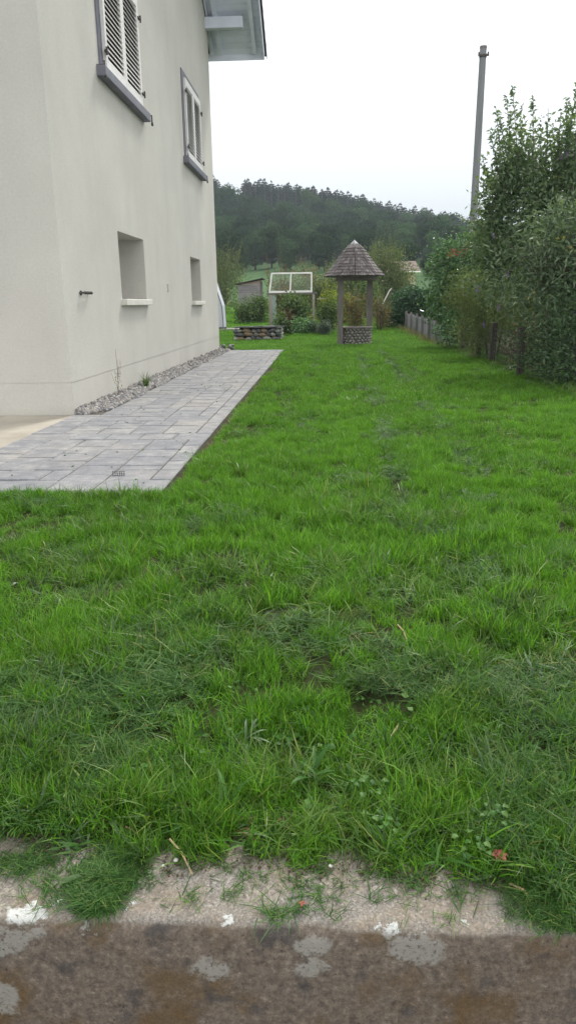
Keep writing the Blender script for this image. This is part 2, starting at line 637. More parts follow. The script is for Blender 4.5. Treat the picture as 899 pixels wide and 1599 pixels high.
# ------------------------------------------------------------------ paving
XW, YN, YF = -2.795, 8.15, 20.1       # gable wall plane and the two corners of the house
XP = -1.055                           # lawn-side edge of the paving


def paver_mat():
    m, nt, b = newmat('grey_paving_stone')
    oi = nt.nodes.new('ShaderNodeObjectInfo')
    col = ramp(nt, noise_fac(nt, 7, 7, 'World', 0.75), [(0.3, (0.1583, 0.1629, 0.1715)), (0.5, (0.2332, 0.2339, 0.2408)), (0.70, (0.3499, 0.3466, 0.3348))])
    sp = ramp(nt, noise_fac(nt, 120, 3, 'World', 0.7), [(0.3, (0.75, 0.75, 0.75)), (0.7, (1.2, 1.2, 1.2))])
    col = mixc(nt, 1.0, col, sp, 'MULTIPLY')
    v = ramp(nt, oi.outputs['Random'], [(0, (0.86, 0.87, 0.90)), (0.5, (0.98, 0.98, 0.99)), (1, (1.12, 1.10, 1.06))])
    col = mixc(nt, 1.0, col, v, 'MULTIPLY')
    st = ramp(nt, noise_fac(nt, 1.1, 5, 'World', 0.6), [(0.52, (0, 0, 0)), (0.7, (0.35, 0.35, 0.35))])
    col = mixc(nt, st, col, (0.34, 0.30, 0.25))
    lnk(nt, col, b.inputs['Base Color'])
    b.inputs['Roughness'].default_value = 0.8
    bump(nt, b, noise_fac(nt, 70, 5, 'World', 0.7), 0.5, 0.004)
    return m


M_paver = paver_mat()
M_sand = simple('jointing_sand', (0.055, 0.05, 0.04), (0.13, 0.115, 0.09), 20, 0.95, 150, 0.5, 0.004, 'World')
pb = MB()
pb.box(((XW + 0.005 + XP) / 2, (4.60 + 19.9) / 2, -0.006), (XP - XW - 0.01, 19.9 - 4.60, 0.07))
path = pb.build('path', M_sand)
tag(path, 'grey paved path beside the gable wall', None, None, 'structure')
MOD = 0.158
NC = 11
NR = int((19.86 - 4.62) / MOD)
grid = np.zeros((NR, NC), int)
pm_cache = {}


def paver_mesh(a, b_):
    k = (a, b_, random.randrange(3))
    if k not in pm_cache:
        mb = MB()
        mb.box((0, 0, 0), (a * MOD - 0.011, b_ * MOD - 0.011, 0.06), bev=0.008, jit=0.0016)
        me = bpy.data.meshes.new('paver')
        me.from_pydata(mb.v, [], mb.f)
        me.materials.append(M_paver)
        pm_cache[k] = me
    return pm_cache[k]


X0 = XP - NC * MOD
npv = 0
for r in range(NR):
    for c in range(NC):
        if grid[r, c]:
            continue
        y = 4.62 + r * MOD
        opts = [(2, 2)] * 8 + [(3, 2)] * 4 + [(2, 3)] * 2 + [(2, 1)] * 3 + [(1, 2)] * 2
        random.shuffle(opts)
        for a, b_ in opts + [(1, 2), (1, 1), (2, 1)]:
            if c + a <= NC and r + b_ <= NR and not grid[r:r + b_, c:c + a].any():
                if a == 1 and c + 2 <= NC and not grid[r, c + 1]:
                    continue
                break
        else:
            a, b_ = 1, 1
        grid[r:r + b_, c:c + a] = 1
        cx, cy = X0 + (c + a / 2) * MOD, y + b_ * MOD / 2
        if cy > YN - 0.05 and cx < XW + 0.22:      # under the gravel strip
            continue
        link('paver', paver_mesh(a, b_), None, path, (cx, cy, 0.008 + random.uniform(-0.002, 0.002)), (random.uniform(-.008, .008), random.uniform(-.008, .008), random.uniform(-.010, .010)))
        npv += 1
print('pavers', npv)

M_apron = simple('apron_concrete', (0.30, 0.265, 0.215), (0.46, 0.42, 0.35), 1.6, 0.9, 60, 0.5, 0.004, 'World')
ap = MB()
ap.prism([(XW - 0.005, 6.0), (XW - 0.005, YN - 0.004), (-9, YN - 0.004), (-9, 6.0)], 'z', -0.1, 0.026)
tag(ap.build('front_apron', M_apron), 'pale stained concrete apron along the front of the house', None, None, 'structure')
ap = MB()
ap.prism([(XW - 0.005, 4.6), (XW - 0.005, 5.99), (-9, 5.99), (-9, 4.6)], 'z', -0.1, 0.010)
tag(ap.build('side_paving', M_sand), 'sand bed of the paving left of the path', None, None, 'structure')

# ================================================================== HOUSE


def render_mat():
    m, nt, b = newmat('cream_render')
    c = ramp(nt, noise_fac(nt, 0.7, 6, 'World', 0.6), [(0.3, (0.5268, 0.5102, 0.4695)), (0.7, (0.6022, 0.5848, 0.5350))])
    st = ramp(nt, noise_fac(nt, 1.0, 5, 'World', 0.6, (2.2, 2.2, 0.4)), [(0.45, (0, 0, 0)), (0.75, (0.20, 0.20, 0.20))])
    c = mixc(nt, st, c, (0.3995, 0.4080, 0.3867))
    fi = ramp(nt, noise_fac(nt, 40, 4, 'World', 0.7), [(0.3, (0.93, 0.93, 0.93)), (0.7, (1.05, 1.05, 1.05))])
    c = mixc(nt, 1.0, c, fi, 'MULTIPLY')
    # splash dirt with a ragged upper edge along the foot
    g = nt.nodes.new('ShaderNodeNewGeometry')
    sp = nt.nodes.new('ShaderNodeSeparateXYZ')
    lnk(nt, g.outputs['Position'], sp.inputs[0])
    d = math_n(nt, 'ADD', math_n(nt, 'MULTIPLY', sp.outputs[2], -7), math_n(nt, 'MULTIPLY', noise_fac(nt, 4, 5, 'World'), 1.5), clamp=True)
    c = mixc(nt, math_n(nt, 'MULTIPLY', d, 0.3), c, (0.42, 0.38, 0.30))
    lnk(nt, c, b.inputs['Base Color'])
    b.inputs['Roughness'].default_value = 0.92
    b.inputs['Specular IOR Level'].default_value = 0.2
    h = math_n(nt, 'ADD', noise_fac(nt, 130, 4, 'World', 0.7), math_n(nt, 'MULTIPLY', noise_fac(nt, 14, 4, 'World', 0.6, (1, 1, 2.5)), 0.9))
    bump(nt, b, h, 0.35, 0.006)
    return m


M_render = render_mat()
M_wfr = simple('grey_painted_surround', (0.15, 0.155, 0.185), (0.20, 0.20, 0.24), 8, 0.7, 60, 0.2, 0.003)
M_shut = simple('white_shutter_paint', (0.70, 0.68, 0.66), (0.84, 0.82, 0.80), 14, 0.55, 90, 0.15, 0.002, rnd=0.06)
M_slat = simple('aged_slat_paint', (0.74, 0.72, 0.71), (0.82, 0.80, 0.79), 18, 0.6, rnd=0.25)
M_soffit = simple('grey_white_soffit_paint', (0.68, 0.73, 0.83), (0.77, 0.82, 0.91), 3, 0.7, 40, 0.25, 0.003, rnd=0.12)
M_iron = simple('dark_iron', (0.05, 0.045, 0.045), (0.11, 0.09, 0.08), 30, 0.6, metal=0.4)
M_tile = simple('dark_roof_tile', (0.045, 0.04, 0.045), (0.09, 0.075, 0.075), 12, 0.8, 60, 0.3, 0.004, rnd=0.4)
M_dark = simple('dark_interior', (0.012, 0.012, 0.014), (0.02, 0.02, 0.022), 3, 0.9)
M_cream_sill = simple('pale_sill', (0.60, 0.585, 0.53), (0.70, 0.68, 0.62), 5, 0.85, 60, 0.2, 0.003)

house = empty('house', (XW, YN, 0), 'cream rendered house with white louvred shutters and a deep overhanging roof', 'house')


def hp(o):      # parent to the house keeping world coordinates
    o.parent = house
    o.matrix_parent_inverse = Matrix.Translation(house.location).inverted()
    return o


RY0, RY1, RZ1, SL = 7.4, 20.82, 7.17, 0.59
RYM = (RY0 + RY1) / 2
XV = -1.50                                    # verge plane


def soff(y):      # underside of the roof boards
    return RZ1 + 0.05 + SL * min(RY1 - y, y - RY0)


LOW = [(10.53, 12.02, 1.285, 2.18), (16.16, 17.44, 1.275, 2.175)]     # y0,y1,z0,z1 of the cellar windows
UPP = [(10.36, 12.30, 4.06, 5.52), (16.18, 18.0, 4.05, 5.52)]        # shuttered windows
# gable wall as a gridded sheet with real openings and thickness
wall_x1 = -14.0
yc = sorted(set([YN, YF, RYM] + [v for q in LOW + UPP for v in q[:2]]))
zc = sorted(set([0.0, 0.39, 6.9] + [v for q in LOW + UPP for v in q[2:]]))
mb = MB()
for i in range(len(yc) - 1):
    for j in range(len(zc) - 1):
        a, b_, c0, c1 = yc[i], yc[i + 1], zc[j], zc[j + 1]
        if any(a >= q[0] - 1e-6 and b_ <= q[1] + 1e-6 and c0 >= q[2] - 1e-6 and c1 <= q[3] + 1e-6 for q in LOW + UPP):
            continue
        x = XW - (0.004 if c1 <= 0.391 else 0)
        mb.add([(x, a, c0), (x, b_, c0), (x, b_, c1), (x, a, c1)], [(0, 1, 2, 3)])
        if c0 == 0.39:      # plinth reveal
            mb.add([(XW - 0.004, a, c0), (XW - 0.004, b_, c0), (XW, b_, c0), (XW, a, c0)], [(0, 1, 2, 3)])
# gable triangle
mb.add([(XW, YN, 6.9), (XW, YF, 6.9), (XW, YF, soff(YF)), (XW, RYM, soff(RYM)), (XW, YN, soff(YN))], [(0, 1, 2, 3, 4)])
# front, back, left walls
for (x, y, z0, z1, dx) in ((0, 0, 0, 0.39, -0.004), (0, 0, 0.39, soff(YN), 0)):
    mb.add([(XW + dx, YN - dx, z0), (wall_x1, YN - dx, z0), (wall_x1, YN - dx, z1), (XW + dx, YN - dx, z1)], [(0, 1, 2, 3)])
mb.add([(XW, YN, 0.39), (wall_x1, YN, 0.39), (wall_x1, YN + 0.004, 0.39), (XW - 0.004, YN + 0.004, 0.39)], [(0, 1, 2, 3)])
mb.add([(XW, YF, 0), (wall_x1, YF, 0), (wall_x1, YF, soff(YF)), (XW, YF, soff(YF))], [(3, 2, 1, 0)])
mb.add([(wall_x1, YN, 0), (wall_x1, YF, 0), (wall_x1, YF, soff(YF)), (wall_x1, RYM, soff(RYM)), (wall_x1, YN, soff(YN))], [(4, 3, 2, 1, 0)])
# reveals
for q, dep, spl in [(LOW[0], 0.46, 0), (LOW[1], 0.46, 0), (UPP[0], 0.12, 0), (UPP[1], 0.12, 0)]:
    y0, y1, z0, z1 = q
    o = [(XW, y0, z0), (XW, y1, z0), (XW, y1, z1), (XW, y0, z1)]
    i_ = [(XW - dep, y0, z0), (XW - dep, y1, z0), (XW - dep, y1, z1), (XW - dep, y0, z1)]
    mb.add(o + i_, [(0, 4, 5, 1), (1, 5, 6, 2), (2, 6, 7, 3), (3, 7, 4, 0)])
hp(mb.build('wall', M_render))

M_pane = simple('dark_window_glass', (0.03, 0.035, 0.04), (0.05, 0.055, 0.06), 1, 0.08)
for q in LOW:
    y0, y1, z0, z1 = q
    x = XW - 0.455
    ym = (y0 + y1) / 2
    f = MB()
    f.box((x, y0 + .035, (z0 + z1) / 2), (.05, .07, z1 - z0))
    f.box((x, y1 - .035, (z0 + z1) / 2), (.05, .07, z1 - z0))
    f.box((x, ym, z1 - .035), (.05, y1 - y0 - .14, .07))
    f.box((x, ym, z0 + .035), (.05, y1 - y0 - .14, .07))
    f.box((x, ym, (z0 + z1) / 2), (.045, .07, z1 - z0 - .14))
    win = hp(f.build('window', M_shut))
    for s in (-1, 1):
        p = MB()
        wd = (y1 - y0) / 2 - .105
        p.box((x - .003, ym + s * (.035 + wd / 2), (z0 + z1) / 2), (.012, wd, z1 - z0 - .14))
        p.build('pane', M_pane, win)
    s_ = MB()
    s_.box((XW - .12, ym, z0 - 0.037), (.40, y1 - y0 + 0.10, .085), bev=.008)
    s_.box((XW - .14, ym, z0 + .004), (.36, y1 - y0 - 0.01, .006))
    s_.build('sill', M_cream_sill, win)

# shutters with slats
slat_me = None
for q in UPP:
    y0, y1, z0, z1 = q
    ym = (y0 + y1) / 2
    fr = MB()
    T = .13
    fr.box((XW - .045, y0 - T / 2, (z0 + z1) / 2), (.13, T, z1 - z0), bev=.004)
    fr.box((XW - .045, y1 + T / 2, (z0 + z1) / 2), (.13, T, z1 - z0), bev=.004)
    fr.box((XW - .045, ym, z1 + T / 2 + .001), (.132, y1 - y0 + 2 * T, T), bev=.004)
    surround = hp(fr.build('window_surround', M_wfr))
    sl = MB()
    sl.box((XW - .005, ym, z0 - .062), (.24, y1 - y0 + .52, .12), bev=.008)
    sl.build('sill', M_wfr, surround)
    bk = MB()
    bk.box((XW - .11, ym, (z0 + z1) / 2), (.02, y1 - y0, z1 - z0))
    bk.build('dark_glass', M_dark, surround)
    for s in (-1, 1):
        lw = (y1 - y0) / 2 - 0.006
        c = ym + s * (lw / 2 + 0.004)
        xs_ = XW + 0.045
        f = MB()
        ST = .078
        hgt = z1 - z0 - .01
        zc_ = (z0 + z1) / 2
        f.box((xs_, c - lw / 2 + ST / 2, zc_), (.045, ST, hgt), bev=.004)
        f.box((xs_, c + lw / 2 - ST / 2, zc_), (.045, ST, hgt), bev=.004)
        f.box((xs_, c, zc_ + hgt / 2 - .06), (.044, lw - 2 * ST, .12))
        f.box((xs_, c, zc_ - hgt / 2 + .065), (.044, lw - 2 * ST, .13))
        sh = hp(f.build('shutter', M_shut))
        lo, hi = zc_ - hgt / 2 + .13, zc_ + hgt / 2 - .12
        ns = 19
        for k in range(ns):
            if slat_me is None:
                t = MB()
                t.box((0, 0, 0), (.009, lw - 2 * ST + .004, .084), Matrix.Rotation(math.radians(-33), 3, 'Y'))
                slat_me = bpy.data.meshes.new('slat')
                slat_me.from_pydata(t.v, [], t.f)
                slat_me.materials.append(M_slat)
            o = link('slat', slat_me, None, sh, (xs_ - .003, c, lo + (k + .5) * (hi - lo) / ns))
            o.scale = (1, 1, 1)
        for hz in (zc_ - hgt * .36, zc_ + hgt * .33):
            h = MB()
            h.box((xs_ + .03, c + s * (lw / 2 + .01), hz), (.03, .10, .03), bev=.003)
            h.tube([(xs_ + .045, c + s * (lw / 2 + .045), hz - .045), (xs_ + .045, c + s * (lw / 2 + .045), hz + .045)], .014)
            h.build('hinge', M_iron, sh)
    for yy, zz in ((y0 - .24, z0 - .0), (y1 + .40, z0 + .0)):
        h = MB()
        h.tube([(XW - .01, yy, zz), (XW + .10, yy, zz)], .009)
        h.tube([(XW + .10, yy, zz + (.05 if yy < ym else .01)), (XW + .10, yy + .01, zz - .11)], [.010, .014])
        h.box((XW + .10, yy + .012, zz - .12), (.03, .035, .05), bev=.008)
        hp(h.build('shutter_stay', M_iron))

# wall vent and tap bracket
v_ = MB()
v_.box((XW + .004, 13.67, 1.50), (.012, .075, .15), bev=.003)
ven = hp(v_.build('wall_vent', M_cream_sill))
for k in range(4):
    t = MB()
    t.box((XW + .0125, 13.67, 1.445 + k * .036), (.006, .055, .012))
    t.build('vent_slot', M_dark, ven)
b_ = MB()
b_.box((XW + .008, 8.72, 1.35), (.016, .03, .05))
b_.tube([(XW + .01, 8.66, 1.35), (XW + .05, 8.70, 1.352), (XW + .05, 9.0, 1.352)], .011)
for k in range(6):
    b_.tube([(XW + .05, 8.72 + k * .05, 1.352), (XW + .05, 8.735 + k * .05, 1.352)], .018)
b_.tube([(XW + .05, 9.0, 1.352), (XW + .0, 9.0, 1.352)], .011)
hp(b_.build('hose_bracket', M_iron))

# roof: boards (each one a part), rafters, purlins, verge board, fascia, tiles
roof = MB()
TH = .05
for (ya, yb) in ((RY1, RYM), (RY0, RYM)):
    za, zb = RZ1 + .085, soff(RYM) + .035
    roof.add([(XV - .02, ya, za), (XV - .02, yb, zb), (-15, yb, zb), (-15, ya, za), (XV - .02, ya, za + TH), (XV - .02, yb, zb + TH), (-15, yb, zb + TH), (-15, ya, za + TH)],
             [(0, 1, 2, 3), (7, 6, 5, 4), (0, 4, 5, 1), (3, 2, 6, 7), (0, 3, 7, 4)])
roofo = hp(roof.build('roof', M_tile))
cosr = math.cos(math.atan(SL))
ang = math.atan(SL)
Rm = Matrix.Rotation(-ang, 3, 'X')      # +Y falls: far slope
yb = RY1 - .005
k = 0
while yb > 14.5:
    bwid = .17
    mb = MB()
    yc_ = yb - bwid * cosr / 2
    zz = RZ1 + .05 + SL * (RY1 - yc_) + 0.006
    mb.box(((XV - .017 + XW - .05) / 2, yc_, zz), (XV - XW + .033, bwid - .004, .024), Rm, bev=.002)
    mb.build('soffit_board', M_soffit, roofo)
    yb -= bwid * cosr
    k += 1
for xr in (XW + .22, XW + 0.02 + .02, XV - .22):
    mb = MB()
    L = (RY1 - RYM) / cosr
    ymid = (RY1 - .10 + RYM) / 2
    mb.box((xr, ymid, RZ1 + .05 + SL * (RY1 - ymid) - .055), (.09 if xr != XW + .04 else .03, L - .12, .12), Rm)
    mb.build('rafter', M_soffit, roofo)
for yy, hh in ((19.80, .24), (16.9, .22), (14.1, .22)):
    mb = MB()
    mb.box(((XW + XV - .42) / 2, yy, soff(yy) - .24), (-XW + XV - .40, .18, hh), bev=.01)
    mb.build('purlin', M_soffit, roofo)
mb = MB()
L = (RY1 - RYM) / cosr + .04
ymid = (RY1 + RYM) / 2
mb.box((XV + .0, ymid, RZ1 + .05 + SL * (RY1 - ymid) - .03), (.03, L, .26), Rm, bev=.004)
mb.build('verge_board', M_soffit, roofo)
mb = MB()
mb.box(((XV - .02 - 15) / 2, RY1 + .01, RZ1 + .0), (15 + XV - .0, .03, .17), bev=.004)
mb.build('eave_board', M_soffit, roofo)
tile_me = None
d = 0
L = (RY1 - RYM) / cosr
kk = 0
while d < L:
    if tile_me is None:
        t = MB()
        t.box((0, 0, 0), (.24, .40, .022), bev=.006)
        t.box((.125, 0, -.035), (.018, .40, .09), bev=.004)
        tile_me = bpy.data.meshes.new('tile')
        tile_me.from_pydata(t.v, [], t.f)
        tile_me.materials.append(M_tile)
    yy = RY1 + .05 - d * cosr
    link('tile', tile_me, None, roofo, (XV - .07, yy, RZ1 + .175 + SL * (RY1 - yy)), (-ang + .05, 0, random.uniform(-.02, .02)))
    d += .31
    kk += 1

# ================================================================== vegetation: lawn
M_grass = leafmat('lawn_blade', [(0.0, (0.0249, 0.0705, 0.0084)), (0.35, (0.0666, 0.1874, 0.0126)), (0.75, (0.1289, 0.3123, 0.0253)), (0.93, (0.1830, 0.3747, 0.0491)), (1.0, (0.2662, 0.3406, 0.0983))], 0.40, 0.45, 1.1, (0.1455, 0.3236, 0.0246), 0.5, 0.35, 0.25)
M_grass_dark = leafmat('coarse_blade', [(0.0, (0.0430, 0.0907, 0.0157)), (0.5, (0.0836, 0.1728, 0.0261)), (0.88, (0.1551, 0.2635, 0.0478)), (1.0, (0.3236, 0.3221, 0.0957))], 0.3, 0.42, 0.9, (0.1079, 0.2050, 0.0261), 0.4, 0.45, 0.2)
M_clip = leafmat('cut_grass', [(0.0, (0.0181, 0.0635, 0.0080)), (0.5, (0.0346, 0.1096, 0.0142)), (0.85, (0.0700, 0.1616, 0.0285)), (1.0, (0.1810, 0.2193, 0.0570))], 0.2, 0.6, None, None, 0, 0.3, 0.2)
M_weed = leafmat('broad_leaf', [(0.0, (0.035, 0.10, 0.02)), (0.6, (0.07, 0.17, 0.035)), (1.0, (0.12, 0.22, 0.06))], 0.3, 0.4, obj=0.15, spec=.15)
M_bluegreen = leafmat('blue_green_blade', [(0, (0.045, 0.095, 0.030)), (1, (0.095, 0.165, 0.060))], 0.3, 0.4, obj=0.1)
M_drytuft = leafmat('dry_blade', [(0, (.26, .20, .10)), (1, (.42, .35, .20))], .2, .8, obj=.1)
M_straw = simple('dry_straw', (0.30, 0.22, 0.11), (0.46, 0.36, 0.20), 30, 0.8)
M_brown = simple('dry_brown_stem', (0.13, 0.07, 0.035), (0.26, 0.16, 0.08), 30, 0.8)


def blades(n, rad, h, hv, w_, lean, lv=0.5, seg=3, flat=0.0):
    a = rng.uniform(0, 2 * PI, n)
    r = rad * np.sqrt(rng.uniform(0, 1, n))
    base = np.stack([r * np.cos(a), r * np.sin(a), np.zeros(n) - .004], 1)
    th = rng.uniform(0, 2 * PI, n)
    dr = np.stack([np.cos(th), np.sin(th), np.zeros(n)], 1)
    H = h * (1 + hv * rng.uniform(-1, 1, n))
    Ln = lean * (1 + lv * rng.normal(size=n))
    tw = th + PI / 2 + rng.normal(size=n) * .5
    sd = np.stack([np.cos(tw), np.sin(tw), rng.normal(size=n) * .15], 1)
    W = w_ * rng.uniform(.7, 1.25, n)
    ts = np.linspace(0, 1, seg + 1)
    V = []
    for t in ts[:-1]:
        up = H * (t - 0.35 * np.abs(Ln) * t * t) * (1 - flat)
        p = base + dr * (H * Ln * t ** (2 - flat))[:, None] + np.array([0, 0, 1.0]) * np.maximum(up, 0.003 * t)[:, None]
        ww = (W * (1 - t * t * .75) * (0.75 if t == 0 else 1))[:, None] / 2
        V += [p - sd * ww, p + sd * ww]
    up = H * (1 - 0.35 * np.abs(Ln)) * (1 - flat)
    V.append(base + dr * (H * Ln)[:, None] + np.array([0, 0, 1.0]) * np.maximum(up, .004)[:, None])
    k = 2 * seg + 1
    V = np.stack(V, 1).reshape(-1, 3)
    b = np.arange(n)[:, None] * k
    F = []
    for s in range(seg - 1):
        F += [b + [2 * s, 2 * s + 1, 2 * s + 3], b + [2 * s, 2 * s + 3, 2 * s + 2]]
    F.append(b + [2 * seg - 2, 2 * seg - 1, 2 * seg])
    return V, np.concatenate(F, 0)


def src_collection(name, items):
    col = bpy.data.collections.new(name)
    for i, (me, mat) in enumerate(items):
        me.materials.append(mat)
        o = bpy.data.objects.new('%s_%02d' % (name, i), me)
        col.objects.link(o)
    return col


def instancer(name, P, idx, rot, scl, col, label):
    me = bpy.data.meshes.new(name)
    n = len(P)
    me.vertices.add(n)
    me.vertices.foreach_set('co', np.asarray(P, np.float32).ravel())
    a = me.attributes.new('idx', 'INT', 'POINT')
    a.data.foreach_set('value', np.asarray(idx, np.int32))
    a = me.attributes.new('rot', 'FLOAT_VECTOR', 'POINT')
    a.data.foreach_set('vector', np.asarray(rot, np.float32).ravel())
    a = me.attributes.new('scl', 'FLOAT_VECTOR', 'POINT')
    a.data.foreach_set('vector', np.asarray(scl, np.float32).ravel())
    o = bpy.data.objects.new(name, me)
    C.objects.link(o)
    ng = bpy.data.node_groups.new(name, 'GeometryNodeTree')
    ng.interface.new_socket('Geometry', in_out='INPUT', socket_type='NodeSocketGeometry')
    ng.interface.new_socket('Geometry', in_out='OUTPUT', socket_type='NodeSocketGeometry')
    N = ng.nodes
    gi, go = N.new('NodeGroupInput'), N.new('NodeGroupOutput')
    ip = N.new('GeometryNodeInstanceOnPoints')
    ci = N.new('GeometryNodeCollectionInfo')
    ci.inputs['Collection'].default_value = col
    ci.inputs['Separate Children'].default_value = True
    ci.inputs['Reset Children'].default_value = True
    ip.inputs['Pick Instance'].default_value = True
    for nm, ty, sock in (('idx', 'INT', 'Instance Index'), ('rot', 'FLOAT_VECTOR', 'Rotation'), ('scl', 'FLOAT_VECTOR', 'Scale')):
        na = N.new('GeometryNodeInputNamedAttribute')
        na.data_type = ty
        na.inputs['Name'].default_value = nm
        ng.links.new(na.outputs['Attribute'], ip.inputs[sock])
    ng.links.new(gi.outputs[0], ip.inputs['Points'])
    ng.links.new(ci.outputs[0], ip.inputs['Instance'])
    ng.links.new(ip.outputs[0], go.inputs[0])
    md = o.modifiers.new('scatter', 'NODES')
    md.node_group = ng
    tag(o, label, None, None, 'stuff')
    return o


tufts = [(fast_mesh('t', *blades(46, .045, .070, .45, .0036, .50, .6)), M_grass) for _ in range(5)]          # 0-4 fine lawn
tufts += [(fast_mesh('t', *blades(60, .085, .070, .45, .0050, .45)), M_grass) for _ in range(3)]           # 5-7 wider tufts for farther off
tufts += [(fast_mesh('t', *blades(26, .06, .14, .35, .0060, .75)), M_grass_dark) for _ in range(4)]       # 8-11 coarse long
tufts += [(fast_mesh('t', *blades(50, .09, .07, .5, .0032, .9, .3, 3, .75)), M_clip) for _ in range(3)]   # 12-14 mown clippings
tufts += [(fast_mesh('t', *blades(90, .22, .08, .35, .009, .35)), M_grass) for _ in range(2)]             # 15-16 far
tufts += [(fast_mesh('t', *blades(12, .02, .11, .3, .0080, .9)), M_bluegreen) for _ in range(2)]          # 17-18 broad blades
tufts += [(fast_mesh('t', *blades(30, .05, .10, .35, .0038, .5)), M_grass) for _ in range(2)]             # 19-20 taller fine
tufts += [(fast_mesh('t', *blades(9, .015, .10, .3, .0085, 1.0)), M_weed) for _ in range(2)]            # 21-22 crabgrass
for _ in range(3):                                                                                       # 23-25 clover and small herbs
    a_ = rng.uniform(0, 2 * PI, 14)
    r_ = .035 * np.sqrt(rng.uniform(0, 1, 14))
    tufts.append((fast_mesh('t', *leaves(np.stack([r_ * np.cos(a_), r_ * np.sin(a_), rng.uniform(.02, .05, 14)], 1), np.stack([np.cos(a_), np.sin(a_), rng.uniform(-.2, .4, 14)], 1), .019, .017, .15, .1)), M_weed))
tufts.append((fast_mesh('t', *blades(5, .02, .08, .4, .003, 1.0, .4, 3, .4)), M_drytuft))                 # 26 dry blades
lawn_col = src_collection('lawn_tuft', tufts)


def edge_y(x):      # ragged front edge of the turf over the concrete
    e = np.interp(x, [-4, -0.75, -0.55, -0.42, -0.33, -0.1, 0.05, 0.25, 0.36, 0.45, 0.55, 4], [1.44, 1.43, 1.40, 1.37, 1.37, 1.375, 1.36, 1.35, 1.33, 1.27, 1.24, 1.30])
    return e + 0.010 * np.sin(x * 23) + 0.010 * np.sin(x * 51 + 1) + .012 * np.sin(x * 117)


def vnoise(x, y, s, seed=0.0):
    """cheap smooth value noise"""
    r = np.random.default_rng(int(seed * 10) + 3)
    T = r.uniform(0, 1, (64, 64))
    X, Y = np.asarray(x) * s + 100, np.asarray(y) * s + 100
    i, j = np.floor(X).astype(int), np.floor(Y).astype(int)
    fx, fy = X - i, Y - j
    fx, fy = fx * fx * (3 - 2 * fx), fy * fy * (3 - 2 * fy)
    g = lambda a, b: T[a % 64, b % 64]
    return (g(i, j) * (1 - fx) + g(i + 1, j) * fx) * (1 - fy) + (g(i, j + 1) * (1 - fx) + g(i + 1, j + 1) * fx) * fy


def lawn_mask(x, y):
    ok = (y > edge_y(x) + .0)
    e = 0.05 * vnoise(x, y, 3, 1)
    path_zone = (y > 4.62 - .02 - e * 0.3) & (x < XP + .03 + e * 2.2 * (y < 14)) & (y < 19.93)
    far_side = (x > 3.9)
    return ok & ~path_zone & ~far_side


TP, TI, TR, TS = [], [], [], []


def scatter(x0, x1, y0, y1, per_m2, picks, smin, smax, mask=None, tilt=.2, clump=0.0):
    n = int((x1 - x0) * (y1 - y0) * per_m2)
    x = rng.uniform(x0, x1, n)
    y = rng.uniform(y0, y1, n)
    k = lawn_mask(x, y)
    if mask is not None:
        k &= mask(x, y)
    x, y = x[k], y[k]
    n = len(x)
    z = terrain(x, y) + np.where(y < 1.62, 0.006, 0)
    c1, c2 = vnoise(x, y, 8.5, 12), vnoise(x, y, 2.6, 2)
    if clump:
        cv = .62 * c1 + .38 * c2
        kk = rng.uniform(0, 1, n) < np.clip((cv - clump) * 5.5, 0.10, 1)
        x, y, z, c1, c2 = x[kk], y[kk], z[kk], c1[kk], c2[kk]
        n = len(x)
    hum = 0.42 + 0.75 * c1 + 0.35 * c2
    s = rng.uniform(smin, smax, n)
    TP.append(np.stack([x, y, z], 1))
    TI.append(rng.choice(picks, n))
    TR.append(np.stack([rng.normal(size=n) * tilt, rng.normal(size=n) * tilt, rng.uniform(0, 2 * PI, n)], 1))
    TS.append(np.stack([s, s, s * hum * np.interp(y, [2.5, 6, 12], [1, .86, .74])], 1))


coarse = lambda x, y: vnoise(x, y, 1.7, 4) > .52
scatter(-4, 4, 1.2, 3.0, 1000, [0, 1, 2, 3, 4], .55, 1.05, None, .34, .40)
scatter(-4, 4, 1.3, 1.75, 800, [0, 1, 2, 3, 4], .5, .85, None, .35)
scatter(-4, 4, 1.7, 9, 90, [0, 1, 2, 3, 4], .45, .8, None, .35)
scatter(-4, 4, 3.0, 4.9, 760, [0, 1, 2, 3, 4], .6, 1.1, None, .30, .40)
scatter(-1.3, 4, 4.8, 9, 560, [0, 1, 2, 3, 4], .7, 1.15, None, .26, .38)
scatter(-1.3, 4, 9, 20, 220, [5, 6, 7], .75, 1.15, None, .2, .35)
scatter(-7, -4, 1.2, 4.9, 250, [0, 1, 2, 3, 4], .8, 1.2)
scatter(-6, 4, 19.9, 26, 110, [5, 6, 7], .8, 1.2)
scatter(-12, 5, 26, 40, 22, [15, 16], .9, 1.3)
scatter(-14, 12, 40, 62, 9, [15, 16], 1.0, 1.6)
# coarse long grass towards the front, thinning out backwards
scatter(-4, 4, 1.2, 1.75, 300, [8, 9, 10, 11], .40, .75, lambda x, y: y > edge_y(x) + .06, .35)
scatter(-4, 4, 1.7, 2.6, 120, [8, 9, 10, 11], .45, 0.8, coarse, .35)
scatter(-4, 4, 2.6, 5, 60, [8, 9, 10, 11], .5, .95, coarse, .3)
scatter(-1.2, 4, 5, 12, 10, [8, 9, 10, 11], .6, 1.1, coarse, .3)
scatter(-4, 4, 1.2, 5, 30, [17, 18], .6, 1.1, coarse, .4)
scatter(-4, 4, 1.25, 1.9, 120, [17, 18, 21, 22], .5, 1.0, None, .5)
scatter(-4, 4, 1.25, 1.48, 420, [17, 21, 22, 26, 8, 9], .4, .85, None, .6)
scatter(-4, 4, 1.25, 2.6, 90, [23, 24, 25], .7, 1.2, lambda x, y: vnoise(x, y, 3, 14) > .5, .2)
scatter(-4, 4, 1.25, 9, 6, [26], .7, 1.2, None, .3)
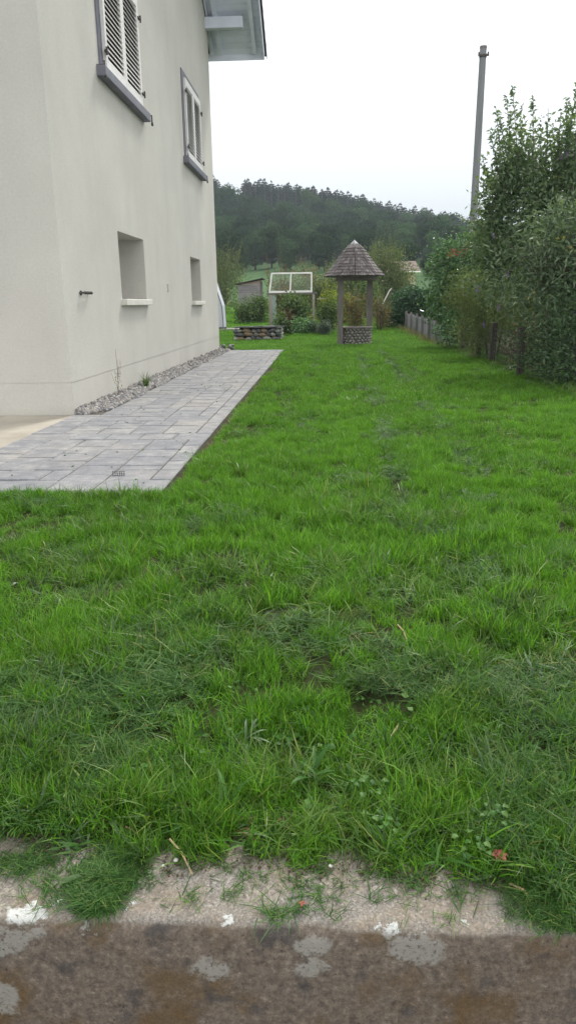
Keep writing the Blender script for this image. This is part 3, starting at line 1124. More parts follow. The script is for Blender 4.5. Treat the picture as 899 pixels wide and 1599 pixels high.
scatter(-4, 4, 1.2, 6, 120, [19, 20], .7, 1.15, lambda x, y: vnoise(x, y, 1.3, 9) > .55, .15)
# mown clippings lying in swaths
sw = lambda x, y: (vnoise(x, y, 1.6, 6) > .70) | (vnoise(x, y, 4.2, 7) > .78)
scatter(-4, 4, 1.2, 2.2, 420, [12, 13, 14], .6, 1.1, sw, .3)
scatter(-4, 4, 2.2, 5, 130, [12, 13, 14], .8, 1.3, sw, .25)


def wheel(x, y):
    a = 0.55 + 0.10 * (y - 6) * 0.25
    return ((np.abs(x - a) < .07) | (np.abs(x - a - .55) < .05) | (np.abs(x + .15) < .04)) & (vnoise(x, y, 1.5, 8) > .45)


scatter(-1.2, 3.4, 5, 20, 150, [12, 13, 14], .8, 1.3, wheel, .3)
scatter(-1.2, 3.4, 5, 20, 10, [12, 13, 14], .7, 1.2, lambda x, y: vnoise(x, y, 1.9, 5) > .72, .3)
# tall fringe along the paving edge and the hedge foot
scatter(-4, -1.0, 4.45, 4.62, 300, [19, 20, 2], .6, 1.0)
scatter(-1.1, -.9, 4.8, 9, 260, [19, 20, 1], .7, 1.1, lambda x, y: vnoise(x, y, 2, 3) > .45)
scatter(3.1, 3.7, 9, 30, 110, [8, 9, 19, 20], .8, 1.4)
P_ = np.concatenate(TP)
P_[:, 2] += np.where(np.isin(np.concatenate(TI), [12, 13, 14]), .035, 0)
instancer('lawn_grass', P_, np.concatenate(TI), np.concatenate(TR), np.concatenate(TS), lawn_col, 'bright green lawn grass, mown unevenly with darker tufts and clippings')
print('tufts', len(P_))

# clippings lying on the concrete
HEAPS = [(165, 1375, .060, 420), (150, 1412, .035, 200), (60, 1345, .06, 60), (190, 1345, .045, 160), (20, 1350, .05, 30), (480, 1395, .045, 30), (500, 1362, .035, 40), (430, 1432, .02, 34), (600, 1370, .06, 30), (645, 1378, .05, 44), (715, 1392, .035, 30),
         (850, 1410, .07, 220), (880, 1440, .05, 150), (800, 1365, .05, 90), (300, 1370, .12, 22), (560, 1400, .14, 40), (660, 1430, .1, 22), (385, 1385, .09, 22), (90, 1395, .06, 40), (470, 1425, .02, 14)]
hp_, hi_, hr_, hs_ = [], [], [], []
clipc = [(fast_mesh('c', *blades(20, .018, .024, .5, .0018, 1.0, .5, 3, .6)), M_clip) for _ in range(4)] + [(fast_mesh('c', *blades(1, .001, .045, .3, .0024, 1.0, .2, 3, .9)), M_clip) for _ in range(3)]
clip_col = src_collection('clipping', clipc)
for u, v, r, n in HEAPS:
    d = pray(u, v)
    p = Vector((0, 0, CAM_H)) + d * (-CAM_H / d.z)
    q = rng.normal(size=(n, 2)) * r * .5
    x, y = p.x + q[:, 0], p.y + q[:, 1]
    k = y > 1.20
    x, y, q = x[k], y[k], q[k]
    thick = n > 80
    hgt = .014 * np.exp(-(q ** 2).sum(1) / (r * r * .3)) * rng.uniform(0, 1, len(x)) if thick else np.zeros(len(x))
    hp_.append(np.stack([x, y, .010 + hgt], 1))
    hi_.append(rng.choice([0, 1, 2, 3] if n > 45 else [0, 4, 5, 6], len(x)))
    hr_.append(np.stack([rng.normal(size=len(x)) * .15, rng.normal(size=len(x)) * .15, rng.uniform(0, 6.28, len(x))], 1))
    s = rng.uniform(.6, 1.2, len(x))
    hs_.append(np.stack([s, s, s], 1))
n = 520
x, y = rng.uniform(-1, 1, n), rng.uniform(1.21, 1.42, n)
hp_.append(np.stack([x, y, np.full(n, .008)], 1))
hi_.append(rng.choice([4, 5, 6], n))
hr_.append(np.stack([np.zeros(n), np.zeros(n), rng.uniform(0, 6.28, n)], 1))
s = rng.uniform(.4, 1, n)
hs_.append(np.stack([s, s, s], 1))
instancer('grass_clippings', np.concatenate(hp_), np.concatenate(hi_), np.concatenate(hr_), np.concatenate(hs_), clip_col, 'dark green mown clippings fallen on the concrete wall top')


# ------------------------------------------------------------------ weeds and litter at the front edge
def leaf_part(length, width, mat, parent, loc, yaw, rise, name='leaf', curl=.5, wav=0.0):
    """broad leaf with midrib fold, several cross sections"""
    V, F = [], []
    nseg = 6
    for i in range(nseg + 1):
        t = i / nseg
        wv = width / 2 * (math.sin(PI * min(1, t * .92 + .08)) ** .8) + .0003
        a = rise - curl * t * 1.6
        if i == 0:
            px, pz = 0.0, 0.0
        else:
            px += math.cos(a) * length / nseg
            pz += math.sin(a) * length / nseg
        zz = wav * math.sin(t * 12)
        V += [(px, -wv, pz + wv * .35 + zz), (px, 0, pz), (px, wv, pz + wv * .35 - zz)]
        if i:
            k = 3 * i
            F += [(k - 3, k, k + 1), (k - 3, k + 1, k - 2), (k - 2, k + 1, k + 2), (k - 2, k + 2, k - 1)]
    me = fast_mesh(name, V, F)
    me.polygons.foreach_set('use_smooth', [True] * len(me.polygons))
    return link(name, me, mat, parent, loc, (0, 0, yaw))


def gp(u, v, z=.012):
    d = pray(u, v)
    p = Vector((0, 0, CAM_H)) + d * ((z - CAM_H) / d.z)
    return p


WEEDS = [(350, 1275, 9, .13, .014, 'pale green crabgrass tuft spreading over brown stems at the front of the lawn', M_weed),
         (490, 1225, 8, .12, .015, 'broad bladed grass weed above the middle of the concrete edge', M_weed),
         (225, 1265, 7, .11, .013, 'coarse green grass weed beside the largest heap of clippings', M_weed),
         (60, 1275, 8, .13, .010, 'long bladed grass weed near the left end of the lawn edge', M_bluegreen),
         (385, 1165, 7, .12, .012, 'grass weed with pale blades behind the crabgrass tuft', M_bluegreen),
         (75, 1050, 9, .13, .010, 'bluish wide bladed tuft on the left of the lawn', M_bluegreen),
         (860, 1330, 8, .12, .011, 'wide bladed tuft hanging over the right end of the concrete', M_weed),
         (720, 810, 10, .14, .012, 'flattened bluish tuft in the middle of the lawn', M_bluegreen)]
for u, v, nl, ln, wd, lab, mat in WEEDS:
    p = gp(u, v)
    e = empty('weed_plant', (p.x, p.y, .02), lab, 'weed')
    for k in range(nl):
        leaf_part(ln * random.uniform(.35, .85), wd * random.uniform(.5, .95), mat, e, (random.uniform(-.015, .015), random.uniform(-.015, .015), .01), random.uniform(0, 2 * PI), random.uniform(.35, 1.35), 'leaf', random.uniform(.25, .8))
HERBS = [(600, 1305, 'small herb with rounded leaves behind the grass hanging on the concrete'), (738, 1345, 'lobed green herb at the lawn edge left of the red leaf'), (215, 1222, 'light green round leaved herb above the clippings heap'),
         (765, 1295, 'small leafy herb just behind the lobed one'), (575, 1250, 'low round leaved herb in the turf above the small herb')]
for u, v, lab in HERBS:
    p = gp(u, v)
    e = empty('herb', (p.x, p.y, .03), lab, 'weed')
    for k in range(11):
        a = 2.4 * k
        r = .004 + .0035 * k + random.uniform(-.004, .004)
        q_ = random.uniform(.65, 1.05)
        leaf_part(.021 * q_, .017 * q_, M_weed, e, (r * math.cos(a), r * math.sin(a), .028 + random.uniform(-.012, .014)), a + random.uniform(-.8, .8), random.uniform(0, .8), 'leaf', .5, .001)
M_red = simple('red_dried_leaf', (0.20, 0.04, 0.03), (0.32, 0.09, 0.06), 60, 0.7)
p = gp(778, 1353)
e = empty('red_leaf', (p.x, p.y, .03), 'withered red lobed leaf at the lawn edge beside the lobed herb', 'leaf')
for k in range(6):
    leaf_part(.02, .012, M_red, e, (0, 0, .01), k * 1.05, .5, 'lobe', .5, .001)
p = gp(472, 1412)
e = empty('red_leaf', (p.x, p.y, .012), 'tiny withered reddish leaf lying on the concrete by the middle clippings', 'leaf')
for k in range(4):
    leaf_part(.009, .005, M_red, e, (0, 0, .002), k * 1.5, .4, 'lobe', .5)
for u, v, ln, wd, yaw, lab, mat in ((95, 1380, .05, .016, .5, 'blue green fallen blade lying on the concrete left of the clippings heap', M_bluegreen), (735, 1376, .06, .014, .25, 'broad green leaf lying over the concrete under the red leaf', M_bluegreen),
                                    (170, 1275, .075, .014, -1.0, 'wide dark green blade leaning over the clippings heap', M_bluegreen), (130, 1280, .06, .014, 1.0, 'pale broad leaf standing left of the leaning blade', M_bluegreen),
                                    (660, 1300, .06, .009, .5, 'narrow green leaf lying in the turf above the stained concrete', M_weed)):
    p = gp(u, v, .03 if v < 1330 else .012)
    o = leaf_part(ln, wd, mat, None, p, yaw, .25, 'fallen_leaf', .25)
    tag(o, lab, 'leaf')
for u0, v0, u1, v1, lab in ((785, 1215, 800, 1232, 'thick dry straw standing in the turf at the right'), (795, 1380, 830, 1405, 'pale straw lying on the right end of the concrete'), (265, 1310, 300, 1365, 'long dry stalk lying from the turf onto the concrete'),
                            (620, 975, 635, 1000, 'dry straws in the flattened grass in mid lawn'), (610, 1150, 622, 1130, 'dry seed stalk upright in the middle turf')):
    a, b_ = gp(u0, v0, .05 if v0 < 1330 else .014), gp(u1, v1, .03 if v1 < 1330 else .012)
    t = MB()
    m_ = (a + b_) / 2 + Vector((.004, 0, .006))
    t.tube([a, m_, b_], [.0022, .0026, .0018], 5)
    tag(t.build('straw', M_straw), lab, 'straw')
# brown stems under the crabgrass
st = MB()
for k in range(26):
    p = gp(random.gauss(360, 55), random.gauss(1290, 14), .02)
    a = random.uniform(0, PI)
    q = p + Vector((math.cos(a) * .04, math.sin(a) * .03, random.uniform(0, .02)))
    st.tube([p, (p + q) / 2 + Vector((0, 0, .008)), q], .0014, 4)
tag(st.build('dead_stems', M_brown), 'brown dead grass stems under the crabgrass tuft', None, None, 'stuff')
M_white_pebble = simple('white_pebble_stone', (0.62, 0.60, 0.54), (0.75, 0.73, 0.68), 40, 0.7)
pm = stone_mesh(3, 2, .7)
for u, v, s_, lab in ((275, 1343, .011, 'small white pebble on the soil beside the concrete'), (516, 1352, .010, 'white crumb of stone at the turf edge in the middle'), (255, 1352, .007, 'tiny pale pebble left of the white pebble')):
    tag(link('pebble', pm if s_ == .011 else pm.copy(), M_white_pebble, None, gp(u, v, .014), None, s_), lab, 'pebble')
# soil crumbs
cr = []
dirt_src = src_collection('soil_crumb', [(stone_mesh(k, 1, .8, .6), simple('dark_soil%d' % k, (0.05, 0.034, 0.022), (0.12, 0.085, 0.055), 40, .95)) for k in range(2)])
n = 900
x = rng.uniform(-.9, .75, n)
y = edge_y(x) + rng.normal(size=n) * .022 - .012
s = rng.uniform(.002, .007, n)
instancer('soil_crumbs', np.stack([x, y, np.full(n, .012)], 1), rng.integers(0, 2, n), rng.uniform(0, 6, (n, 3)), np.stack([s, s, s], 1), dirt_src, 'dark soil crumbs along the ragged turf edge')

# leaf litter on the paving
n = 70
x, y = rng.uniform(XW + .5, XP - .02, n), 4.7 + rng.uniform(0, 1, n) ** 1.6 * 9
VL, FL = leaves(np.stack([x, y, np.full(n, .045)], 1), np.stack([rng.normal(size=n), rng.normal(size=n), np.zeros(n)], 1), .03, .016)
VL[:, 2] = np.clip(VL[:, 2], .040, .052)
tag(link('leaf_litter', fast_mesh('leaf_litter', VL, FL), M_clip), 'small dark leaves and clippings strewn on the paving', None, None, 'stuff')

# ------------------------------------------------------------------ gravel strip along the wall


def gravel_mat(k, a, b_):
    return simple('river_gravel_%d' % k, a, b_, 25, 0.8, 60, .2, .003, rnd=.5)


gsrc = src_collection('gravel_stone', [(stone_mesh(k + 10, 1, .7, .3), gravel_mat(k, *c)) for k, c in enumerate((((.16, .155, .15), (.27, .26, .25)), ((.24, .22, .20), (.36, .33, .30)), ((.13, .13, .14), (.22, .22, .23)), ((.36, .34, .31), (.48, .46, .43))))])
n = 3000
y = rng.uniform(YN + .0, YF - .1, n)
n2 = 2600
y = np.concatenate([y, rng.uniform(YN - .02, 14, n2)])
n = len(y)
wx = np.clip((y - YN + .12) / .5, .25, 1) * .31 + .03 * np.sin(y * 4)
tx = rng.uniform(0, 1, n)
x = XW + .01 + wx * tx
z = .028 + rng.uniform(0, .065, n) * (1 - tx * .75)
s = rng.uniform(.028, .07, n)
instancer('gravel', np.stack([x, y, z], 1), rng.choice([0, 1, 2, 3], n, p=[.35, .25, .3, .1]), rng.uniform(0, 6, (n, 3)), np.stack([s, s, s], 1), gsrc, 'grey river gravel heaped along the foot of the gable wall')
# stones at the far house corner
fb = empty('drain_stones', (XW + .12, 20.15, .02), 'small heap of dark stones against the far corner of the house', 'stones')
for k in range(9):
    link('stone', stone_mesh(k + 40, 1, .8), simple('corner_stone%d' % k, (.05, .05, .05), (.3, .3, .29), 6, .7), fb, (random.uniform(-.12, .22), random.uniform(-.1, .1), random.uniform(.03, .12)), (0, 0, k), random.uniform(.09, .16))


# weeds in the gravel
def wiry(name, base, h, lab, nb, mat, spread):
    t = MB()
    b0 = Vector(base)
    t.tube([b0, b0 + Vector((.01, .01, h * .5)), b0 + Vector((0, .015, h))], [.0035, .0028, .0015], 5)
    for k in range(nb):
        z = h * random.uniform(.05, .5)
        a = random.uniform(0, 6.28)
        t.tube([b0 + Vector((0, 0, z)), b0 + Vector((math.cos(a) * spread * .6, math.sin(a) * spread, z + h * .15)), b0 + Vector((math.cos(a) * spread, math.sin(a) * spread * 1.3, z + h * .33))], [.0022, .0016, .001], 4)
    e = empty(name, base, lab, 'weed')
    o = t.build('stem', mat, e)
    o.matrix_parent_inverse = Matrix.Translation(base).inverted()
    n = 36
    P = np.array(base)[None] + np.stack([rng.normal(size=n) * spread * .4, rng.normal(size=n) * spread * .6, rng.uniform(0, h * .55, n)], 1)
    me = fast_mesh('foliage', *leaves(P, rng.normal(size=(n, 3)), .035, .01))
    l = link('foliage', me, M_grass_dark, e)
    l.matrix_parent_inverse = Matrix.Translation(base).inverted()


p = at_g(203, 610)
wiry('dry_weed', (XW + .12, 9.55, .05), .62, 'tall thin dry weed stem growing from the gravel against the wall', 7, M_brown, .07)
me = fast_mesh('grass_tuft', *blades(70, .05, .24, .35, .006, .55))
o = link('grass_tuft', me, M_grass_dark, None, (XW + .2, 10.75, .05))
tag(o, 'bushy green grass tuft growing in the gravel right of the dry weed', 'grass tuft')

# black plastic grid at the paving edge
g = MB()
gpnt = gp(186, 748)
for k in range(6):
    g.box((gpnt.x - .04 + k * .016, gpnt.y, .035), (.003, .004, .07), Matrix.Rotation(random.uniform(-.06, .06), 3, 'Y'))
for k in range(5):
    g.box((gpnt.x, gpnt.y + .0035, .012 + k * .014), (.09, .0025, .003), Matrix.Rotation(random.uniform(-.03, .03), 3, 'Y'))
tag(g.build('plastic_grid', simple('black_plastic', (.02, .02, .02), (.04, .04, .04), 20, .5)), 'scrap of black plastic mesh standing at the edge of the paving', 'plastic mesh')

# ================================================================== garden behind
M_wood = simple('weathered_grey_wood', (0.13, 0.115, 0.11), (0.24, 0.215, 0.205), 5, 0.85, 40, 0.4, 0.004, mapscale=(6, 6, .6), rnd=.2)
M_shingle = simple('grey_wood_shingle', (0.10, 0.085, 0.085), (0.27, 0.24, 0.235), 9, 0.85, 60, 0.4, 0.004)
M_zinc = simple('zinc_cap', (0.28, 0.29, 0.30), (0.38, 0.39, 0.40), 5, 0.45, metal=.5)
M_mortar = simple('dark_mortar', (0.10, 0.095, 0.085), (0.17, 0.16, 0.145), 12, .95, 40, .4, .01)
M_cobble = simple('pale_cobble', (0.22, 0.21, 0.19), (0.38, 0.36, 0.33), 8, .85, 50, .3, .005, rnd=.4)


def shingle_mat():
    m, nt, b = newmat('shingle_wood')
    g = nt.nodes.new('ShaderNodeNewGeometry')
    col = ramp(nt, g.outputs['Random Per Island'], [(0, (0.105, 0.090, 0.090)), (0.7, (0.15, 0.13, 0.128)), (1, (0.24, 0.215, 0.21))])
    lnk(nt, col, b.inputs['Base Color'])
    b.inputs['Roughness'].default_value = .85
    return m


WX, WY = 0.92, 22.5
well = empty('well', (WX, WY, 0), 'round cobble well under a conical grey shingle roof on wooden posts', 'well')


def wp(o, e):
    o.parent = e
    o.matrix_parent_inverse = Matrix.Translation(e.location).inverted()
    return o


mb = MB()
NS = 28
ring = [(WX + .44 * math.cos(2 * PI * k / NS), WY + .44 * math.sin(2 * PI * k / NS)) for k in range(NS)]
mb.prism(ring, 'z', -.02, .47)
drum = wp(mb.build('drum', M_mortar), well)
cob = [stone_mesh(60 + k, 1, 1.0, .35) for k in range(4)]
for me in cob:
    me.materials.append(M_cobble)
for r in range(6):
    for k in range(24):
        a = 2 * PI * (k + (r % 2) * .5 + random.uniform(-.15, .15)) / 24
        link('cobble', random.choice(cob), None, drum, (WX + .44 * math.cos(a), WY + .44 * math.sin(a), .045 + r * .078 + random.uniform(-.01, .01)), (random.uniform(0, 3), random.uniform(0, 3), a), (random.uniform(.07, .1), random.uniform(.09, .12), random.uniform(.06, .08)))
mb = MB()
NS = 32
for k in range(NS):
    a, b_ = 2 * PI * k / NS, 2 * PI * (k + 1) / NS
    q = [(WX + r * math.cos(t), WY + r * math.sin(t)) for r, t in ((.49, a), (.49, b_), (.33, b_), (.33, a))]
    mb.add([(*p, .472) for p in q] + [(*p, .512) for p in q], [(0, 1, 2, 3), (4, 5, 6, 7), (0, 1, 5, 4), (2, 3, 7, 6)])
wp(mb.build('rim', M_wood), well)
for px, py, z0 in ((.46, 22.2, -.02), (1.335, 22.78, -.02)):
    mb = MB()
    mb.box((px, py, (z0 + 1.93) / 2), (.155, .155, 1.93 - z0), bev=.008)
    wp(mb.build('post', M_wood), well)
mb = MB()
mb.box((WX, WY - .28, 1.87), (1.15, .10, .12), bev=.005)
mb.box((WX, WY + .28, 1.87), (1.15, .10, .12), bev=.005)
mb.box((WX - .42, WY, 1.93), (.10, 1.1, .10), bev=.005)
mb.box((WX + .42, WY, 1.93), (.10, 1.1, .10), bev=.005)
wp(mb.build('roof_beams', M_wood), well)
mb = MB()
mb.tube([(WX - .04, WY, 1.9), (WX - .04, WY, 1.78), (WX - .01, WY, 1.75), (WX + .02, WY, 1.78)], .012)
wp(mb.build('hook', M_iron), well)
# eight-sided bell-cast roof: under-roof and shingle courses
RC = (WX - .06, WY)
prof = [(.85, 1.93), (.72, 2.06), (.60, 2.20), (.49, 2.34), (.38, 2.49), (.28, 2.62), (.18, 2.73), (.0, 2.90)]


def rad_at(z):
    return float(np.interp(z, [p[1] for p in prof], [p[0] for p in prof]))


mb = MB()
NO = 8
V = []
for r, z in prof[:-1]:
    V += [(RC[0] + (r - .03) * math.cos(2 * PI * (k + .5) / NO - PI / 2 + PI / 8 * 0 - PI / 8), RC[1] + (r - .03) * math.sin(2 * PI * (k + .5) / NO - PI / 2 - PI / 8), z - .01) for k in range(NO)]
F = []
for i in range(len(prof) - 2):
    F += [(i * NO + k, i * NO + (k + 1) % NO, (i + 1) * NO + (k + 1) % NO, (i + 1) * NO + k) for k in range(NO)]
F.append(tuple(range(NO)))
mb.add(V, F)
under = wp(mb.build('roof', M_wood), well)
mb = MB()
NCO = 10
for c in range(NCO):
    z0 = 1.925 + c * .083
    z1 = z0 + .13
    r0, r1 = rad_at(z0) + .030, rad_at(z1) - .004
    for k in range(NO):
        a0, a1 = 2 * PI * (k + .5) / NO - PI / 2 - PI / 8, 2 * PI * (k + 1.5) / NO - PI / 2 - PI / 8
        A0, A1 = Vector((math.cos(a0), math.sin(a0), 0)), Vector((math.cos(a1), math.sin(a1), 0))
        ns = max(2, round(r0 * .765 / .085))
        cuts = [0] + [(j + random.uniform(-.18, .18)) / ns for j in range(1, ns)] + [1]
        for j in range(ns):
            t0, t1 = cuts[j] + .012, cuts[j + 1] - .012
            dz = random.uniform(-.007, .007)
            out = random.uniform(0, .009)
            b0 = A0.lerp(A1, t0) * (r0 + out)
            b1 = A0.lerp(A1, t1) * (r0 + out)
            u0 = A0.lerp(A1, t0) * r1
            u1 = A0.lerp(A1, t1) * r1
            bz = Vector((RC[0], RC[1], z0 + dz))
            uz = Vector((RC[0], RC[1], z1))
            nrm = ((A0 + A1).normalized() * .7 + Vector((0, 0, .7))) * .026
            P = [b0 + bz, b1 + bz, u1 + uz, u0 + uz]
            P += [p + nrm for p in P]
            mb.add(P, [(0, 1, 2, 3), (4, 5, 6, 7), (0, 1, 5, 4), (1, 2, 6, 5), (3, 0, 4, 7)])
sh = wp(mb.build('shingle_covering', shingle_mat()), well)
sh['kind'] = 'stuff'
mb = MB()
V = [(RC[0] + .205 * math.cos(2 * PI * (k + .5) / NO - PI / 2 - PI / 8), RC[1] + .205 * math.sin(2 * PI * (k + .5) / NO - PI / 2 - PI / 8), 2.735) for k in range(NO)] + [(RC[0], RC[1], 2.93)]
mb.add(V, [(k, (k + 1) % NO, NO) for k in range(NO)] + [tuple(range(NO))])
wp(mb.build('roof_cap', M_zinc), well)

# dry stone raised bed
bx0, bx1, by0, by1 = -2.88, -1.47, 24.7, 25.7
bz = float(terrain(0, by0))
bed = empty('stone_planter', ((bx0 + bx1) / 2, by0, bz), 'raised bed of rough dry stones with a dark coping on the lawn behind the path', 'raised bed')
mb = MB()
mb.box(((bx0 + bx1) / 2, (by0 + by1) / 2 + .08, bz + .19), (bx1 - bx0 - .2, by1 - by0 - .2, .42))
wp(mb.build('core', simple('planter_soil', (.02, .017, .014), (.04, .034, .028), 8, .95)), bed)
rough = [stone_mesh(80 + k, 2, 1, .5) for k in range(5)]
smats = [simple('field_stone_%d' % k, a, b_, 6, .9, 40, .4, .01) for k, (a, b_) in enumerate((((.16, .15, .14), (.28, .26, .24)), ((.20, .15, .10), (.34, .25, .17)), ((.09, .09, .095), (.16, .16, .165)), ((.30, .29, .27), (.42, .40, .38))))]
sts = []
for me in rough:
    for m in smats:
        c = me.copy()
        c.materials.append(m)
        sts.append(c)


def stone_row(x0, y0, x1, y1, bz_):
    L = math.hypot(x1 - x0, y1 - y0)
    for r in range(3):
        t = 0
        while t < L:
            w_ = random.uniform(.12, .30)
            c = min(t + w_ / 2, L)
            px, py = x0 + (x1 - x0) * c / L, y0 + (y1 - y0) * c / L
            link('stone', random.choice(sts), None, bed, Vector((px, py, bz_ + .06 + r * .125 + random.uniform(-.02, .02))) - bed.location, (random.uniform(-.2, .2), random.uniform(-.2, .2), math.atan2(y1 - y0, x1 - x0)), (w_ * 1.05, .2, random.uniform(.12, .17)))
            t += w_ * .95


stone_row(bx0, by0, bx1, by0, bz)
stone_row(bx1, by0, bx1, by1, bz)
stone_row(bx0, by1, bx0, by0, bz)
t = bx0 - .03
while t < bx1:
    w_ = random.uniform(.2, .38)
    mb = MB()
    mb.box((t + w_ / 2, by0 + .03, bz + .43), (w_ - .01, .28, .05), bev=.01, jit=.008)
    wp(mb.build('coping_stone', smats[2]), bed)
    t += w_

# green garden stake
p = at_g(437, 532)
mb = MB()
mb.tube([(p.x, p.y, p.z - .05), (p.x + .01, p.y, p.z + .42)], .018, 8)
mb.tube([(p.x + .01, p.y, p.z + .42), (p.x + .01, p.y, p.z + .45)], [.024, .012], 8)
tag(mb.build('garden_stake', simple('green_metal_paint', (.03, .10, .07), (.05, .14, .09), 10, .5)), 'short dark green stake beside the stone raised bed', 'stake')

# shed
SY = 36.0
szg = float(terrain(0, SY))
shed = empty('garden_shed', (-3.45, SY, szg), 'small grey weathered board shed with a dark sloping roof', 'shed')
M_shedw = simple('grey_shed_board', (0.20, 0.185, 0.195), (0.31, 0.29, 0.295), 4, .85, 30, .3, .004, mapscale=(.6, 6, 6), rnd=.18)
M_shedd = simple('dark_shed_board', (0.10, 0.085, 0.09), (0.16, 0.14, 0.14), 4, .85, rnd=.2)
sx0, sx1 = -4.02, -3.0
nb = 9
mb = MB()
mb.box(((sx0 + sx1) / 2 + .01, SY + .65, szg + .83), (sx1 - sx0 - .04, 1.22, 1.66))
wp(mb.build('core', M_shedd), shed)
for k in range(nb):
    z0 = szg + k * .19
    mb = MB()
    z1 = z0 + .185
    top = min(z1, szg + 1.78)
    mb.box(((sx0 + sx1) / 2, SY, (z0 + top) / 2), (sx1 - sx0, .03, top - z0), Matrix.Rotation(.05, 3, 'X'))
    wp(mb.build('board', M_shedw), shed)
mb = MB()
mb.prism([(sx0, szg + 1.715), (sx1, szg + 1.715), (sx1, szg + 1.90), (sx0, szg + 1.72)], 'y', SY - .02, SY + .02)
wp(mb.build('gable_board', simple('pinkish_board', (.30, .22, .19), (.36, .27, .24), 5, .85)), shed)
for k in range(7):
    mb = MB()
    mb.box((sx1 + .015, SY + .08 + k * .18, szg + .93), (.03, .165, 1.86))
    wp(mb.build('side_board', M_shedd), shed)
mb = MB()
mb.prism([(sx0 - .12, szg + 1.715), (sx1 + .14, szg + 1.96), (sx1 + .14, szg + 2.0), (sx0 - .12, szg + 1.755)], 'y', SY - .15, SY + 1.4)
wp(mb.build('roof', simple('dark_felt', (.03, .025, .025), (.06, .05, .045), 6, .9)), shed)

# cold frame sash raised on a timber frame
FY = 28.5
fz = float(terrain(0, FY))
fr = empty('plant_frame', (-1.2, FY, fz), 'timber plant frame carrying a tilted white two pane sash', 'plant frame')
M_white = simple('white_sash_paint', (0.74, 0.73, 0.70), (0.84, 0.83, 0.80), 6, .5)
M_pale = simple('bare_pale_timber', (0.28, 0.25, 0.21), (0.40, 0.36, 0.31), 6, .85, 40, .2, .003, mapscale=(6, 6, .7))


def glassmat(name, tint, alpha):
    m, nt, b = newmat(name)
    b.inputs['Base Color'].default_value = (*tint, 1)
    b.inputs['Roughness'].default_value = .05
    b.inputs['Alpha'].default_value = alpha
    return m


M_clear = glassmat('clear_pane', (.5, .55, .55), .12)
M_greenglass = glassmat('greenish_pane', (.42, .52, .50), .55)
for px in (-2.02, -1.93 + 1.53):
    mb = MB()
    mb.box((px, FY, (fz + 1.53) / 2 - .02), (.085, .085, 1.53 - fz + .04), bev=.004)
    wp(mb.build('post', M_pale), fr)
    mb = MB()
    mb.box((px, FY + .9, (fz + 1.53) / 2 - .02), (.07, .07, 1.53 - fz + .04), bev=.004)
    wp(mb.build('post', M_pale), fr)
mb = MB()
mb.box((-1.21, FY, 1.545), (1.86, .10, .05), bev=.004)
wp(mb.build('beam', M_wood), fr)
mb = MB()
mb.box((-1.21, FY + .9, 1.545), (1.7, .08, .05), bev=.004)
wp(mb.build('beam', M_wood), fr)
mb = MB()
sw_, shh = 1.58, .72


def sheared(mb, x0, z0, x1, z1):
    # sash leans slightly in its own plane and tips back
    def P(x, z, y):
        return (x + .10 * z / shh * (-.46 - x) / 1.6, FY - .02 + y + z * .18, 1.585 + z)
    vs = [P(x, z, y) for y in (0, .045) for x, z in ((x0, z0), (x1, z0), (x1, z1), (x0, z1))]
    mb.add(vs, [(0, 1, 2, 3), (7, 6, 5, 4), (0, 1, 5, 4), (1, 2, 6, 5), (2, 3, 7, 6), (3, 0, 4, 7)])


B = .055
for r in ((-2.06, 0, -2.06 + B, shh), (-.50, 0, -.50 + B, shh), (-2.06 + B + .001, 0, -.501, B + .015), (-2.06 + B + .001, shh - B, -.501, shh)):
    sheared(mb, *r)
sash = wp(mb.build('sash', M_white), fr)
mb = MB()
sheared(mb, -1.295, B + .016, -1.245, shh - B - .001)
o = mb.build('glazing_bar', M_white, sash)
for x0, x1 in ((-2.06 + B, -1.297), (-1.243, -.50)):
    mb = MB()
    mb.add([(x + .10 * z / shh * (-.46 - x) / 1.6, FY + z * .18 + .001, 1.585 + z) for x, z in ((x0, B + .01), (x1, B + .01), (x1, shh - B), (x0, shh - B))], [(0, 1, 2, 3)])
    mb.build('pane', M_clear, sash)
mb = MB()
mb.box((-1.86, FY - .01, (fz + 1.5) / 2), (.17, .012, 1.5 - fz))
wp(mb.build('side_pane', M_greenglass), fr)
mb = MB()
mb.box((-.12, FY + .3, 1.36), (.36, .05, .035))
wp(mb.build('side_rail', M_pale), fr)
mb = MB()
mb.box((-1.25, FY + .4, .9), (.05, .05, 1.3))
wp(mb.build('stake', M_pale), fr)

# white shelter behind the house corner, and the stone step below it
TY = 30.0
prof_t = [(-6.6, .32), (-6.55, 1.4), (-6.1, 2.2), (-5.4, 2.36), (-4.6, 2.36), (-4.34, 2.2), (-4.02, 1.15), (-3.99, .45), (-3.99, .32)]
mb = MB()
mb.prism(prof_t, 'y', TY, TY + .9)
cv = empty('covered_shelter', (-5.2, TY, .2), 'smooth white sloping sided shelter half hidden behind the house corner', 'shelter')
wp(mb.build('cover', simple('bluish_white_sheet', (0.52, 0.54, 0.60), (0.62, 0.64, 0.68), 1.2, .5, 3, .2, .02)), cv)
mb = MB()
for yy in (TY - .012, TY + .912):
    for i in range(len(prof_t) - 1):
        a, b_ = prof_t[i], prof_t[i + 1]
        mb.tube([(a[0], yy, a[1]), (b_[0], yy, b_[1])], .02, 6)
wp(mb.build('edge_rim', simple('grey_rim', (.12, .13, .15), (.18, .19, .21), 4, .5)), cv)
mb = MB()
mb.box((-5.2, TY - .1, .30), (2.3, .14, .06))
mb.box((-4.0, TY + .1, .26), (.22, .3, .12))
wp(mb.build('skid', M_dark), cv)
mb = MB()
mb.prism([(-6.6, TY - .9), (-3.4, TY - .5), (-3.0, TY + 2.6), (-6.6, TY + 3.4)], 'z', .0, .275)
